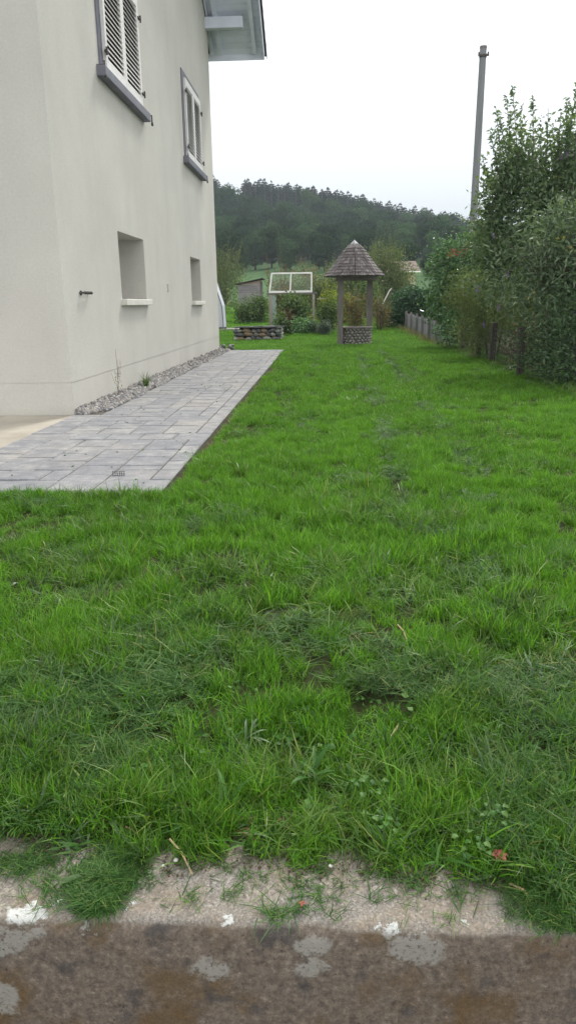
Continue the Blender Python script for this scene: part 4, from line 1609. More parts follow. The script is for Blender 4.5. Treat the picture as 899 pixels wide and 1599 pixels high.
tag(mb.build('stone_slab', simple('grey_slab', (.22, .21, .20), (.32, .31, .29), 4, .9, 20, .4, .01)), 'low grey stone slab under the white shelter', 'slab')


# ================================================================== plants builder
def plant(name, base, lab, cat, VF, mat, stems=None, stem_mat=None, group=None, crown='foliage', stem='stem', extra=None):
    e = empty(name, base, lab, cat, group)
    V, F = join_vf(VF)
    me = fast_mesh(crown, V - np.array(base), F)
    link(crown, me, mat, e)
    if stems:
        t = MB()
        for pts, r0, r1 in stems:
            k = len(pts)
            t.tube([Vector(p) - Vector(base) for p in pts], [r0 + (r1 - r0) * i / (k - 1) for i in range(k)], 6)
        t.build(stem, stem_mat, e, True)
    if extra:
        for nm, vf, m in extra:
            V, F = join_vf(vf)
            link(nm, fast_mesh(nm, V - np.array(base), F), m, e)
    return e


M_bark = simple('bark', (.06, .048, .038), (.13, .105, .085), 12, .9, 50, .5, .01, mapscale=(3, 3, .5))


def foli(name, dark, mid, lite, **k):
    return leafmat(name, [(0, dark), (.55, mid), (1, lite)], **k)


L_laurel = foli('laurel_leaf', (0.0593, 0.1339, 0.0475), (0.1087, 0.2265, 0.0829), (0.2174, 0.3706, 0.1680), rough=.25, spec=.6, trans=.2)
L_olive = foli('feathery_leaf', (0.0988, 0.1318, 0.0527), (0.1565, 0.1976, 0.0791), (0.2306, 0.2718, 0.1153), trans=.3, obj=0)
L_tree = foli('plum_leaf', (0.0710, 0.1206, 0.0613), (0.1241, 0.1916, 0.0983), (0.2126, 0.2747, 0.1529), trans=.35, obj=0)
L_bud = foli('buddleia_leaf', (0.0864, 0.1409, 0.0822), (0.1511, 0.2160, 0.1234), (0.2375, 0.3068, 0.1799), trans=.25, obj=0)
L_dark = foli('dark_shrub_leaf', (0.0316, 0.0691, 0.0300), (0.0593, 0.1147, 0.0471), (0.0989, 0.1680, 0.0685), trans=.25, obj=0)
L_hedge = foli('hedge_leaf', (0.0197, 0.0561, 0.0253), (0.0351, 0.0912, 0.0365), (0.0631, 0.1333, 0.0561), trans=.2, obj=0)
L_apple = foli('apple_leaf', (.075, .105, .045), (.12, .155, .065), (.18, .21, .10), trans=.35, obj=0)
L_yell = foli('yellow_green_leaf', (.12, .17, .03), (.20, .26, .04), (.36, .38, .06), trans=.4, obj=0)
L_vine = foli('vine_leaf', (0.0488, 0.0976, 0.0366), (0.0915, 0.1586, 0.0549), (0.1952, 0.2562, 0.0976), trans=.35, obj=0)
L_redd = leafmat('reddening_leaf', [(0, (0.0732, 0.0915, 0.0366)), (.5, (0.1220, 0.1342, 0.0549)), (.75, (0.1952, 0.1464, 0.0732)), (1, (0.3660, 0.1708, 0.1098))], .35, obj=0)
L_rust = leafmat('rusty_leaf', [(0, (.10, .045, .03)), (.6, (.20, .09, .055)), (1, (.32, .18, .10))], .3, obj=0)
L_grey = foli('grey_green_leaf', (.05, .085, .065), (.09, .13, .10), (.14, .18, .14), trans=.25, obj=0)
L_dry = leafmat('dry_leaf', [(0, (0.1440, 0.1380, 0.0575)), (.6, (0.2160, 0.1955, 0.0920)), (1, (0.3060, 0.3105, 0.1495))], .3, obj=0)
M_purple = leafmat('purple_bloom', [(0, (.16, .09, .26)), (1, (.32, .20, .48))], .3, obj=0)
M_orange = leafmat('orange_leaf', [(0, (.32, .24, .04)), (1, (.42, .34, .06))], .3, obj=0)
M_redfl = leafmat('red_bloom', [(0, (.24, .06, .05)), (1, (.34, .12, .09))], .3, obj=0)
M_cyp = leafmat('lilac_flower', [(0, (.35, .33, .6)), (1, (.55, .5, .8))], .3, obj=0)


def up_shoots(n, cx, cy, z0, rx, ry, l0, l1, spread, per_m, ln, wd, bend=.12, ang=.65):
    bs, ds, ls = [], [], []
    for _ in range(n):
        a = random.uniform(0, 2 * PI)
        r = math.sqrt(random.random())
        bs.append((cx + rx * r * math.cos(a), cy + ry * r * math.sin(a), z0 + random.uniform(-.2, .2)))
        ds.append((math.cos(a) * r * spread, math.sin(a) * r * spread, 1))
        ls.append(random.uniform(l0, l1))
    return shoots(bs, ds, ls, per_m, ln, wd, bend, ang)


def crown_vf(blobs, n, per, spread, ln, wd, shell=.55, lump=.25, droop=.1):
    P, d = blob_points(blobs, n, shell, lump)
    P, D = clustered(P, d, per, spread)
    return leaves(P, D, ln, wd, .25, droop)


# --- right-hand border, front to back
# plum tree with long upright shoots
TB = (4.15, 13.2, 0)
blobs = [(3.35, 13.2, 2.5, .75, .8, .75), (4.2, 13.3, 2.6, 1.0, 1.0, 1.1), (3.0, 13.0, 1.9, .55, .6, .55), (5.2, 13.4, 2.7, 1.0, 1.0, 1.1), (3.75, 13.4, 3.05, .55, .6, .6), (2.78, 13.1, 2.6, .38, .5, .6), (2.72, 13.1, 2.0, .42, .5, .55), (2.95, 12.9, 1.5, .5, .5, .5), (3.1, 13.1, 3.1, .35, .4, .45), (4.6, 13.6, 3.3, .7, .7, .6)]
vf = [crown_vf(blobs, 2300, 6, .10, .095, .042, .5)]
vf.append(crown_vf([(2.95, 13.1, 3.15, .35, .4, .5), (3.35, 13.2, 3.55, .35, .4, .5), (3.9, 13.2, 3.6, .45, .4, .5), (4.5, 13.3, 3.9, .5, .4, .6), (3.1, 13.1, 2.7, .45, .4, .5)], 190, 6, .10, .105, .048, .3))
stem_l = []
for (u, v, u0, v0) in ((798, 135, 812, 300), (830, 150, 832, 300), (856, 172, 850, 310), (770, 168, 790, 300), (790, 150, 800, 280), (895, 128, 880, 300), (875, 178, 868, 300), (908, 140, 890, 300), (752, 240, 775, 330), (764, 200, 790, 330), (812, 190, 818, 300), (843, 215, 845, 320), (778, 178, 800, 300), (745, 290, 775, 350), (738, 345, 775, 370), (742, 318, 780, 360), (885, 150, 880, 290), (868, 225, 860, 310), (756, 262, 790, 330)):
    yy = 13.1 + random.uniform(-.4, .4)
    a, b_ = at_y(u0, v0, yy), at_y(u, v, yy)
    o_, s_ = shoots([a], [b_ - a], [(b_ - a).length], 80, .125, .052, .03, .75)
    vf += o_
    stem_l += [(p, .010, .003) for p in s_]
    o_, _ = shoots([a + Vector((.05, 0, 0))], [b_ - a], [(b_ - a).length * .8], 75, .12, .05, .12, .9)
    vf += o_
    o_, _ = shoots([a + Vector((-.06, 0, -.1))], [b_ - a], [(b_ - a).length * .6], 75, .12, .05, .12, .9)
    vf += o_
for k in range(9):
    a = random.uniform(0, 6.28)
    q = Vector((3.9 + .8 * math.cos(a), 13.2 + .6 * math.sin(a), 2.9))
    stem_l.append(([Vector((4.15, 13.2, 1.0)), Vector((4.1, 13.2, 1.6)).lerp(q, .4), q], .035, .01))
stem_l.append(([Vector(TB), Vector((4.2, 13.2, .6)), Vector((4.15, 13.2, 1.3))], .085, .06))
plant('plum_tree', TB, 'tall tree with long upright leafy shoots against the sky at the right', 'tree', vf, L_tree, stem_l, M_bark, crown='crown', stem='trunk')

# big butterfly bush in front
BB = (3.75, 11.7, 0)
blobs = [(3.75, 11.7, 1.45, .85, .7, .85), (3.2, 11.9, 1.5, .55, .6, .6), (4.4, 11.6, 1.7, .9, .8, 1.0), (3.4, 11.6, 2.1, .5, .5, .45), (3.9, 11.6, 2.35, .5, .5, .35)]
vf = [crown_vf(blobs, 1500, 6, .10, .12, .03, .55)]
o_, s1 = shoots([(3.6 + random.uniform(-.4, .5), 11.6, 1.3) for _ in range(34)], [(random.uniform(-1.1, .7), random.uniform(-.5, .3), random.uniform(.3, 1.1)) for _ in range(34)], [random.uniform(.6, 1.15) for _ in range(34)], 45, .12, .028, .25, .7)
vf += o_
stems_b = [(p, .009, .003) for p in s1] + [([Vector((3.7 + dx, 11.7, 0)), Vector((3.7 + dx * 1.6, 11.7, .8)), Vector((3.7 + dx * 2.4, 11.65, 1.6))], .03, .012) for dx in (-.2, 0, .22)]
spikes = []
for (u, v) in ((770, 368), (792, 428), (778, 480), (745, 452), (755, 508), (875, 225 + 20), (884, 240), (896, 488)):
    p = at_y(u, v, 11.1 if v > 300 else 12.6)
    n = 34
    P = np.array(p)[None] + np.stack([rng.normal(size=n) * .009, rng.normal(size=n) * .009, rng.uniform(-.04, .04, n)], 1)
    spikes.append(('flower_spike', [leaves(P, rng.normal(size=(n, 3)), .016, .012)], M_purple))
plant('butterfly_bush', BB, 'large arching bush with scattered purple flower spikes in front of the tree', 'bush', vf, L_bud, stems_b, M_bark, extra=spikes)

# a few yellow leaves in it
vfo = []
for u, v in ((880, 370), (890, 387), (830, 465)):
    p = at_y(u, v, 10.95)
    n = 5
    vfo.append(leaves(np.array(p)[None] + rng.normal(size=(n, 3)) * .025, rng.normal(size=(n, 3)), .06, .022))
V, F = join_vf(vfo)
o = link('yellow_leaves', fast_mesh('yellow_leaves', V, F), M_orange)
o.parent = bpy.data.objects['butterfly_bush']
o.matrix_parent_inverse = Matrix.Translation(BB).inverted()

# dark shrub at the right edge, reaching the ground
DB = (3.9, 10.7, 0)
blobs = [(3.70, 10.7, .75, .70, .5, .75), (3.35, 11.0, .45, .40, .45, .5), (4.3, 10.6, 1.1, .8, .6, 1.0), (3.35, 10.3, .22, .35, .3, .24), (4.0, 10.2, .4, .5, .4, .45), (3.35, 11.8, .5, .35, .5, .5)]
vf = [crown_vf(blobs, 1300, 6, .08, .075, .03, .5)]
plant('dark_shrub', DB, 'dark green shrub reaching down to the lawn at the right edge', 'shrub', vf, L_dark, [([Vector((3.75 + k * .12, 10.75, 0)), Vector((3.8 + k * .15, 10.7, .6)), Vector((3.8 + k * .2, 10.7, 1.2))], .02, .01) for k in range(4)], M_bark)

# feathery olive shrub
OB = (3.55, 16.4, 0)
blobs = [(3.45, 16.4, .95, .65, .6, .85), (3.05, 16.2, 1.35, .5, .45, .5), (3.9, 16.3, 1.5, .6, .5, .55), (3.25, 16.1, .5, .38, .35, .4), (3.9, 15.3, 1.2, .6, .5, .6)]
vf = [crown_vf(blobs, 2300, 8, .07, .08, .014, .6)]
o_, s1 = up_shoots(45, 3.35, 16.2, .9, .5, .4, .5, 1.0, .6, 90, .06, .012, .35, .6)
vf += o_
plant('feathery_shrub', OB, 'olive green feathery shrub hanging over the fence in front of the glossy hedge', 'shrub', vf, L_olive, [([Vector((3.6 + dx, 16.4, 0)), Vector((3.6 + dx * 2, 16.4, .8)), Vector((3.6 + dx * 3, 16.4, 1.4))], .025, .01) for dx in (-.1, 0, .1)], M_bark)

# tall glossy laurel
LB = (3.75, 20.0, 0)
blobs = [(3.4, 20.0, 1.0, .62, .9, .9), (3.2, 20.1, 1.75, .55, .8, .7), (3.8, 20.0, 2.0, .8, .8, .85), (4.2, 19.0, 1.4, .7, .8, 1.1), (3.3, 19.2, .5, .40, .6, .5), (3.4, 20.2, 2.35, .5, .5, .42), (4.0, 20, 2.75, .5, .5, .4), (3.15, 20.3, 1.2, .5, .6, .6), (3.0, 20.4, 2.1, .35, .4, .45)]
vf = [crown_vf(blobs, 1500, 7, .10, .12, .05, .45, .2)]
o_, s1 = up_shoots(34, 3.55, 20, 2.2, .7, .5, .3, .6, .5, 60, .11, .045, .2, .7)
vf += o_
plant('laurel_bush', LB, 'tall laurel bush with glossy leaves above the end of the board fence', 'bush', vf, L_laurel, [([Vector((3.7 + dx, 20, 0)), Vector((3.7 + dx * 2, 20, 1)), Vector((3.7 + dx * 3, 20, 2))], .035, .012) for dx in (-.12, .02, .14)], M_bark)

# red climbing sprays by the pole
p0 = at_y(710, 402, 17.5)
vf = []
for (u, v) in ((708, 393), (715, 396), (725, 392), (703, 398)):
    p = at_y(u, v, 17.4)
    vf.append(leaves(np.array(p)[None] + rng.normal(size=(14, 3)) * .03, rng.normal(size=(14, 3)), .06, .03))
s_ = [([at_y(770, 400, 17.4), at_y(745, 385, 17.4), at_y(722, 396, 17.4), at_y(690, 408, 17.4)], .012, .006)]
plant('red_climber', tuple(at_y(770, 520, 17.4)), 'red leaved climbing spray arching beside the utility pole', 'climber', vf, M_redfl, s_ + [([at_y(770, 520, 17.4), at_y(772, 460, 17.4), at_y(770, 400, 17.4)], .015, .012)], M_bark)

bl = [(4.9, 13.5 + k * 1.3, .9, .75, .8, .95) for k in range(6)] + [(4.6, 11.6, .8, .6, .7, .8), (5.4, 10.4, 1.2, .8, .8, 1.2)]
vf = [crown_vf(bl, 2200, 5, .10, .10, .05, .45, .3)]
plant('thicket', (4.9, 14, 0), 'dark overgrown thicket behind the wire fence and its posts', 'thicket', vf, L_dark, [([Vector((4.7, 12 + k, 0)), Vector((4.75, 12.1 + k, .7)), Vector((4.7, 12.2 + k, 1.3))], .03, .012) for k in range(6)], M_bark)

# clipped dark hedge behind the board fence
HB = (3.9, 31.5, .24)
hx0, hx1, hy0, hy1 = 2.98, 5.0, 29.5, 33
n = 5200
P = np.stack([rng.uniform(hx0, hx1, n), rng.uniform(hy0, hy1, n), rng.uniform(.2, 1.45, n)], 1)
side = rng.integers(0, 3, n)
P[:, 0] = np.where(side == 0, hx0 + .1 * rng.normal(size=n), P[:, 0])
P[:, 1] = np.where(side == 1, hy0 + .1 * rng.normal(size=n), P[:, 1])
P[:, 2] = np.where(side == 2, 1.42 + .08 * rng.normal(size=n) + .12 * np.sin(P[:, 0] * 4), P[:, 2])
P, D = clustered(P, rng.normal(size=(n, 3)), 4, .07)
plant('clipped_hedge', HB, 'dark clipped hedge standing behind the low board fence', 'hedge', [leaves(P, D, .11, .06)], L_hedge, [([Vector((3.3 + k * .5, 31, .2)), Vector((3.3 + k * .5, 31, 1.0)), Vector((3.3 + k * .5, 31.1, 1.5))], .04, .02) for k in range(4)], M_bark)

# low board fence
fa, fb_ = Vector((3.06, 30.0, 0)), Vector((3.36, 21.2, 0))
fence = empty('board_fence', (fa.x, fa.y, float(terrain(0, fa.y))), 'low grey weathered board fence leading back along the lawn', 'fence')
M_fboard = simple('blue_grey_board', (.19, .20, .215), (.30, .31, .325), 6, .8, 30, .3, .004, mapscale=(4, 4, .5), rnd=.35)
nbd = 58
for k in range(nbd):
    t = (k + .5) / nbd
    p = fa.lerp(fb_, t)
    z = float(terrain(p.x, p.y))
    mb = MB()
    hgt = .62 + random.uniform(-.03, .03)
    mb.box((p.x, p.y, z + hgt / 2), (.022, 8.8 / nbd - .012, hgt), Matrix.Rotation(random.uniform(-.04, .04), 3, 'X'), bev=.003)
    wp(mb.build('board', M_fboard), fence)
for k in range(8):
    p = fa.lerp(fb_, k / 7)
    z = float(terrain(p.x, p.y))
    mb = MB()
    mb.box((p.x - .05, p.y, z + .34), (.07, .07, .74), Matrix.Rotation(random.uniform(-.04, .04), 3, 'Y'), bev=.004)
    wp(mb.build('post', M_wood), fence)
mb = MB()
for zz in (.18, .5):
    mb.box(((fa.x + fb_.x) / 2 + .03, (fa.y + fb_.y) / 2, zz + .08), (.03, 8.8, .05), Matrix.Rotation(math.atan2(fa.x - fb_.x, fb_.y - fa.y) * 1, 3, 'Z'))
wp(mb.build('rail', M_wood), fence)

# wire fence under the bushes
wf = empty('wire_fence', (3.3, 14, 0), 'dark wooden posts with sagging wire mesh under the bushes at the right', 'fence')
posts = [(3.33, 18.4), (3.36, 16.6), (3.28, 14.9), (3.12, 12.15), (3.55, 9.6)]
for i, (px, py) in enumerate(posts):
    mb = MB()
    mb.box((px, py, .37), (.10, .10, .84), Matrix.Rotation((-.03, .05, .02, -.04, 0)[i], 3, 'Y'), bev=.01)
    wp(mb.build('post', simple('dark_post', (.05, .042, .036), (.09, .075, .065), 10, .9)), wf)
mb = MB()
for i in range(len(posts) - 1):
    a, b_ = Vector((*posts[i], 0)), Vector((*posts[i + 1], 0))
    for k in range(8):
        z = .08 + k * .085
        mb.tube([a + Vector((0, 0, z)), (a + b_) / 2 + Vector((.02, 0, z - .02)), b_ + Vector((0, 0, z))], .0035, 4, False)
    n = int((b_ - a).length / .14)
    for k in range(n):
        p = a.lerp(b_, k / n)
        mb.tube([p + Vector((0, 0, .05)), p + Vector((.012, 0, .70))], .0030, 4, False)
wp(mb.build('wire_mesh', simple('dull_wire', (.06, .065, .065), (.10, .105, .105), 10, .5, metal=.5)), wf)
mb = MB()
p = at_g(736, 560)
mb.tube([(p.x, p.y, 0), (p.x - .03, p.y, .48)], .018, 6)
tag(mb.build('garden_cane', simple('tan_cane', (.25, .17, .09), (.33, .24, .14), 10, .8)), 'upright tan cane in front of the wire fence', 'cane')

# withered plants behind the wire fence
vf = []
o_, s1 = up_shoots(30, 3.6, 13.5, .05, .25, .9, .5, .9, .3, 60, .07, .04, .2, .9)
vf += o_
plant('withered_plants', (3.6, 13.5, 0), 'yellow brown withering plants behind the wire mesh between the dark posts', 'plant', vf, L_redd, [(p, .008, .003) for p in s1], M_bark)
# pale dry grass along the board fence
n = 800
yy = rng.uniform(20.5, 29.5, n)
VB, FB = blades(n, .001, .22, .6, .010, .5)
off = np.repeat(np.stack([3.0 + (30 - yy) * .034 + rng.normal(size=n) * .10 - .12, yy, terrain(0 * yy, yy)], 1), 7, 0)
o = link('dry_grass', fast_mesh('dry_grass', VB + off, FB), L_dry)
tag(o, 'pale dry grass growing along the foot of the board fence', None, None, 'stuff')

# ------------------------------------------------------------------ utility pole
PX, PYY = 4.50, 24.0
pole = empty('utility_pole', (PX, PYY, 0), 'tall grey timber utility pole rising above the bushes', 'utility pole')
mb = MB()
a, b_ = at_y(733.5, 430, PYY), at_y(754, 74, PYY)
d = (b_ - a) / (b_.z - a.z)
a = a - d * (a.z + .1)
mb.tube([a, a.lerp(b_, .5), b_], [.122, .108, .094], 12)
wp(mb.build('shaft', simple('silvery_pole_wood', (.17, .175, .185), (.25, .255, .26), 4, .85, 30, .4, .004, mapscale=(8, 8, .3))), pole)
mb = MB()
mb.tube([b_ + Vector((0, 0, -.02)), b_ + Vector((0, 0, .03))], [.105, .10], 12)
wp(mb.build('cap', M_wood), pole)
mb = MB()
q = b_ - d * .22
mb.tube([q - d * .035, q + d * .035], .106, 12)
mb.box(q + Vector((0, -.10, 0)), (.30, .05, .05))
for s in (-1, 1):
    mb.tube([q + Vector((s * .13, -.10, .02)), q + Vector((s * .13, -.10, .08))], [.025, .018], 8)
wp(mb.build('bracket', M_iron), pole)
w0 = q + Vector((.13, -.1, .08))
mb = MB()
w1 = w0 + Vector((22, 5, 4.2))
mb.tube([w0.lerp(w1, k / 10) - Vector((0, 0, 1.0 * 4 * (k / 10) * (1 - k / 10))) for k in range(11)], .0022, 4)
tag(mb.build('overhead_wire', simple('pale_wire', (.35, .36, .37), (.45, .46, .47), 3, .5)), 'thin wire running off to the right from the top of the pole', 'wire')

# ------------------------------------------------------------------ plants of the garden behind
def bush(name, u, vb, Y, w_, h, lab, mat, n=700, per=5, ln=.08, wd=.04, cat='bush', shoot=0, cx=None, smat=M_bark, extra=None):
    """w_, h metres; stands at the photo column u on the terrain at distance Y"""
    x = at_y(u, vb, Y).x
    z = float(terrain(x, Y))
    bl = []
    for k in range(5):
        bl.append((x + random.uniform(-.28, .28) * w_, Y + random.uniform(-.2, .2) * w_, z + h * random.uniform(.32, .66), w_ * random.uniform(.24, .36), w_ * random.uniform(.25, .35), h * random.uniform(.25, .36)))
    bl.append((x, Y, z + h * .5, w_ * .38, w_ * .35, h * .42))
    bl.append((x, Y, z + h * .25, w_ * .42, w_ * .35, h * .25))
    vf = [crown_vf(bl, n, per, ln, ln, wd, .45, .3)]
    st = [([Vector((x + dx * w_, Y, z)), Vector((x + dx * 1.5 * w_, Y, z + h * .35)), Vector((x + dx * 2 * w_, Y, z + h * .7))], .02 + .01 * h, .008) for dx in (-.08, .02, .09)]
    if shoot:
        o_, s1 = up_shoots(shoot, x, Y, z + h * .6, w_ * .35, w_ * .3, h * .25, h * .5, .5, 45 / max(.6, ln * 10), ln, wd, .15, .6)
        vf += o_
        st += [(p, .008, .003) for p in s1]
    return plant(name, (x, Y, z), lab, cat, vf, mat, st, smat, extra=extra)


bush('broadleaf_bush', 386, 503, 34.6, 1.15, 1.15, 'leafy green bush growing against the front of the grey shed', L_vine, 500, 5, .10, .07)
bush('broadleaf_bush', 405, 503, 34.9, .75, 1.35, 'taller narrow bush at the right end of the shed front', L_vine, 350, 5, .10, .07)
bush('grape_vine', 455, 520, 28.0, 1.15, 1.42, 'grape vine with red and pale leaves climbing in the timber frame', L_vine, 650, 5, .10, .08, 'vine', 6)
bush('red_leaved_plant', 446, 520, 27.4, .5, .95, 'dark red leaved plant in the middle of the frame', L_rust, 90, 4, .09, .06, 'plant', 4)
bush('red_leaved_plant', 480, 520, 27.8, .45, .75, 'rusty leaved low plant beside the right frame post', L_rust, 70, 4, .09, .06, 'plant', 2)
bush('vegetable_plant', 470, 524, 27.0, .9, .62, 'low dark green vegetable plants in front of the frame', L_laurel, 320, 5, .09, .05, 'plant')
bush('vegetable_plant', 440, 522, 27.1, .5, .75, 'green staked vegetable plant behind the green stake', L_vine, 200, 5, .09, .05, 'plant')
bush('grey_shrub', 507, 522, 26.6, .75, .55, 'low grey green shrub left of the well', L_grey, 420, 5, .05, .03, 'shrub')
bush('grey_shrub', 490, 524, 26.9, .5, .5, 'smaller grey green shrub below the right frame post', L_grey, 240, 5, .05, .03, 'shrub')
bush('yellow_bush', 514, 515, 29.5, .85, 1.75, 'bright yellow green bush between the frame and the well', L_yell, 330, 5, .08, .05, 'bush', 8)
bush('broadleaf_bush', 512, 515, 29.0, .9, 1.2, 'mid green bush in front of the yellow one left of the well', L_vine, 420, 5, .08, .05)
bush('fruit_bush', 556, 515, 26.6, 1.15, 1.55, 'loose bush with reddish tips seen through the well posts', L_redd, 520, 5, .07, .035, 'bush', 20)
bush('fruit_bush', 592, 520, 28.5, .8, 1.35, 'leaning brownish bush right of the well', L_redd, 300, 5, .07, .035, 'bush', 12)
bush('dark_bush', 603, 515, 30.0, .8, 1.1, 'dark bush at the near end of the clipped hedge', L_dark, 300, 5, .08, .04)
bush('fruit_tree', 440, 495, 36.5, 1.7, 2.4, 'small fruit tree with orange red shoots above the white sash', L_redd, 700, 5, .10, .05, 'tree', 14)
for u, v in ((418, 398), (438, 383), (447, 408), (457, 415)):
    a, b_ = at_y(u + 2, 460, 36.3), at_y(u - 1, v, 36.3)
    o_, s1 = shoots([a], [b_ - a], [(b_ - a).length], 45, .10, .05, .02, .5)
    V, F = join_vf(o_)
    e = bpy.data.objects['fruit_tree']
    o = link('shoot', fast_mesh('shoot', V, F), L_rust, e)
    o.matrix_parent_inverse = Matrix.Translation(e.location).inverted()
bush('apple_tree', 604, 480, 41, 2.9, 3.9, 'pale green apple tree behind the well roof', L_apple, 1100, 6, .13, .065, 'tree', 26)
bush('apple_tree', 572, 480, 43, 2.0, 3.2, 'lower apple tree showing between the well posts', L_apple, 500, 6, .13, .065, 'tree', 10)
bush('apple_tree', 527, 480, 44, 2.2, 2.9, 'small rounded apple tree behind the yellow bush', L_apple, 500, 6, .13, .065, 'tree', 8)
bush('apple_tree', 482, 480, 43, 2.4, 2.9, 'apple tree behind the right half of the white sash', L_redd, 600, 6, .13, .065, 'tree', 8)
for u, Y, w_, h, lab, m_ in ((500, 38.5, 1.7, 2.3, 'pale green bush right of the white sash top', L_apple), (546, 38, 1.6, 2.6, 'tall leafy bush behind the left well post', L_apple), (574, 37, 1.5, 2.3, 'full green bush behind the right well post', L_vine), (462, 39, 1.8, 2.1, 'green bush behind the middle of the timber frame', L_vine), (533, 33, 1.0, 1.3, 'low yellowish bush close behind the left well post', L_yell)):
    bush('garden_bush', u, 490, Y, w_, h, lab, m_, 480, 5, .11, .06, 'bush', 12)
bush('willow_bush', 343, 470, 46, 3.0, 4.0, 'pale leaved open tree behind the white shelter at the house corner', L_apple, 900, 6, .14, .05, 'tree', 40)
bush('round_bush', 349, 478, 52, 1.1, 1.9, 'small round reddish bush on the crest of the meadow', L_redd, 260, 5, .12, .06)
bush('apple_tree', 622, 480, 47, 1.5, 2.0, 'small tree left of the beige house', L_apple, 500, 6, .13, .065, 'tree', 8)
bush('meadow_bush', 400, 480, 58, 1.2, .7, 'low bush on the meadow crest beyond the shed roof', L_vine, 160, 4, .12, .06)
bush('meadow_bush', 364, 481, 57, 1.0, .5, 'tiny bush on the meadow crest left of the shed', L_vine, 120, 4, .12, .06)
# white clothes line frame glimpsed right of the well
mb = MB()
a = at_y(592, 485, 34)
b_ = at_y(607, 455, 34)
mb.tube([a, b_], .022, 8)
mb.tube([b_, at_y(611, 450, 34)], .02, 8)
a2 = at_y(582, 493, 30)
tag(mb.build('white_post', M_white), 'leaning white painted post right of the well', 'post')
mb = MB()
mb.tube([at_y(578, 489, 29.5), at_y(592, 489, 29.5)], .03, 6)
mb.tube([at_y(589, 489, 29.5), at_y(589, 515, 29.5)], .03, 6)
tag(mb.build('wooden_rail', M_pale), 'short pale wooden rail on a post behind the well', 'rail')


# ------------------------------------------------------------------ houses beyond
def far_house(u0, u1, v_eave, v_ridge, Y, lab, wall_c, roof_c, depth=7):
    a, b_ = at_y(u0, v_eave, Y), at_y(u1, v_eave, Y)
    zr = at_y(u0, v_ridge, Y + depth / 2).z
    z0 = float(terrain(a.x, Y)) - .3
    e = empty('house', (a.x, Y, z0), lab, 'house')
    mb = MB()
    mb.box(((a.x + b_.x) / 2, Y + depth / 2, (z0 + a.z) / 2), (b_.x - a.x, depth, a.z - z0))
    mb.prism([(Y, a.z - .01), (Y + depth, a.z - .01), (Y + depth / 2, zr - .15)], 'x', a.x + .02, b_.x - .02)
    wl = wp(mb.build('wall', wall_c), e)
    mb = MB()
    for s in (0, 1):
        y0, y1 = (Y - .5, Y + depth / 2) if s == 0 else (Y + depth + .5, Y + depth / 2)
        mb.add([(a.x - .4, y0, a.z - .15), (b_.x + .4, y0, a.z - .15), (b_.x + .4, y1, zr), (a.x - .4, y1, zr), (a.x - .4, y0, a.z), (b_.x + .4, y0, a.z), (b_.x + .4, y1, zr + .15), (a.x - .4, y1, zr + .15)],
               [(0, 1, 2, 3), (4, 5, 6, 7), (0, 1, 5, 4), (1, 2, 6, 5), (3, 0, 4, 7)])
    wp(mb.build('roof', roof_c), e)
    mb = MB()
    mb.tube([(a.x - .4, Y - .55, a.z - .1), (b_.x + .4, Y - .55, a.z - .1)], .07, 6)
    wp(mb.build('gutter', M_white), e)
    for k in range(2):
        cx = a.x + (b_.x - a.x) * (.3 + .45 * k)
        mb = MB()
        mb.box((cx, Y - .02, a.z - 1.4), (.9, .06, 1.1))
        w_ = wp(mb.build('window', M_white), e)
        mb = MB()
        mb.box((cx, Y - .06, a.z - 1.4), (.7, .03, .9))
        mb.build('pane', M_pane, w_)


far_house(594, 648, 424, 411, 72, 'beige house with a brown tiled roof beyond the hedge', simple('beige_render', (.50, .42, .30), (.58, .49, .36), 1, .9), simple('brown_roof', (.12, .085, .07), (.17, .12, .10), 2, .9))
far_house(645, 660, 388, 380, 150, 'small white house far off among the trees of the hill foot', simple('white_render', (.7, .7, .68), (.78, .78, .76), 1, .9), simple('dark_far_roof', (.10, .08, .08), (.14, .11, .11), 2, .9), 6)

# ================================================================== the wooded hill
L_for = [foli('wood_leaf_%d' % k, *c, trans=.15, obj=.38, spec=.05, rough=.9) for k, c in enumerate((((0.0193, 0.0457, 0.0197), (0.0270, 0.0615, 0.0251), (0.0375, 0.0791, 0.0323)), ((0.0290, 0.0633, 0.0251), (0.0400, 0.0809, 0.0306), (0.0549, 0.1036, 0.0413)), ((0.0141, 0.0351, 0.0180), (0.0206, 0.0491, 0.0225), (0.0290, 0.0633, 0.0288))))]
L_con = foli('conifer_needle', (0.0096, 0.0221, 0.0160), (0.0160, 0.0323, 0.0220), (0.0256, 0.0467, 0.0300), trans=.1, obj=.25, spec=.05, rough=.9)


def wood_tree(seed, mat):
    random.seed(seed)
    bl = [(random.uniform(-1.9, 1.9), random.uniform(-1.9, 1.9), random.uniform(4.5, 9.2), random.uniform(1.3, 2.1), random.uniform(1.3, 2.1), random.uniform(1.3, 2.2)) for _ in range(11)]
    bl += [(0, 0, 6, 2.4, 2.4, 3.0), (0, 0, 3.2, 2.2, 2.2, 2.0)]
    P, d = blob_points(bl, 3800, .85, .10)
    P = P + rng.normal(size=P.shape) * .10
    v1, f1 = plates(P, d + np.array([0, 0, .2]), .50, .38)
    t = MB()
    t.tube([(0, 0, -1), (0.1, 0, 3), (0, 0.1, 7)], [.3, .22, .08], 6)
    V = np.concatenate([v1, np.array(t.v)])
    o = len(v1)
    tri = [(f[0] + o, f[i] + o, f[i + 1] + o) for f in t.f for i in range(1, len(f) - 1)]
    me = fast_mesh('woodland_tree', V, np.concatenate([f1, np.array(tri)]))
    me.materials.append(mat)
    me.materials.append(M_bark)
    mi = np.zeros(len(me.polygons), np.int32)
    mi[len(f1):] = 1
    me.polygons.foreach_set('material_index', mi)
    return me


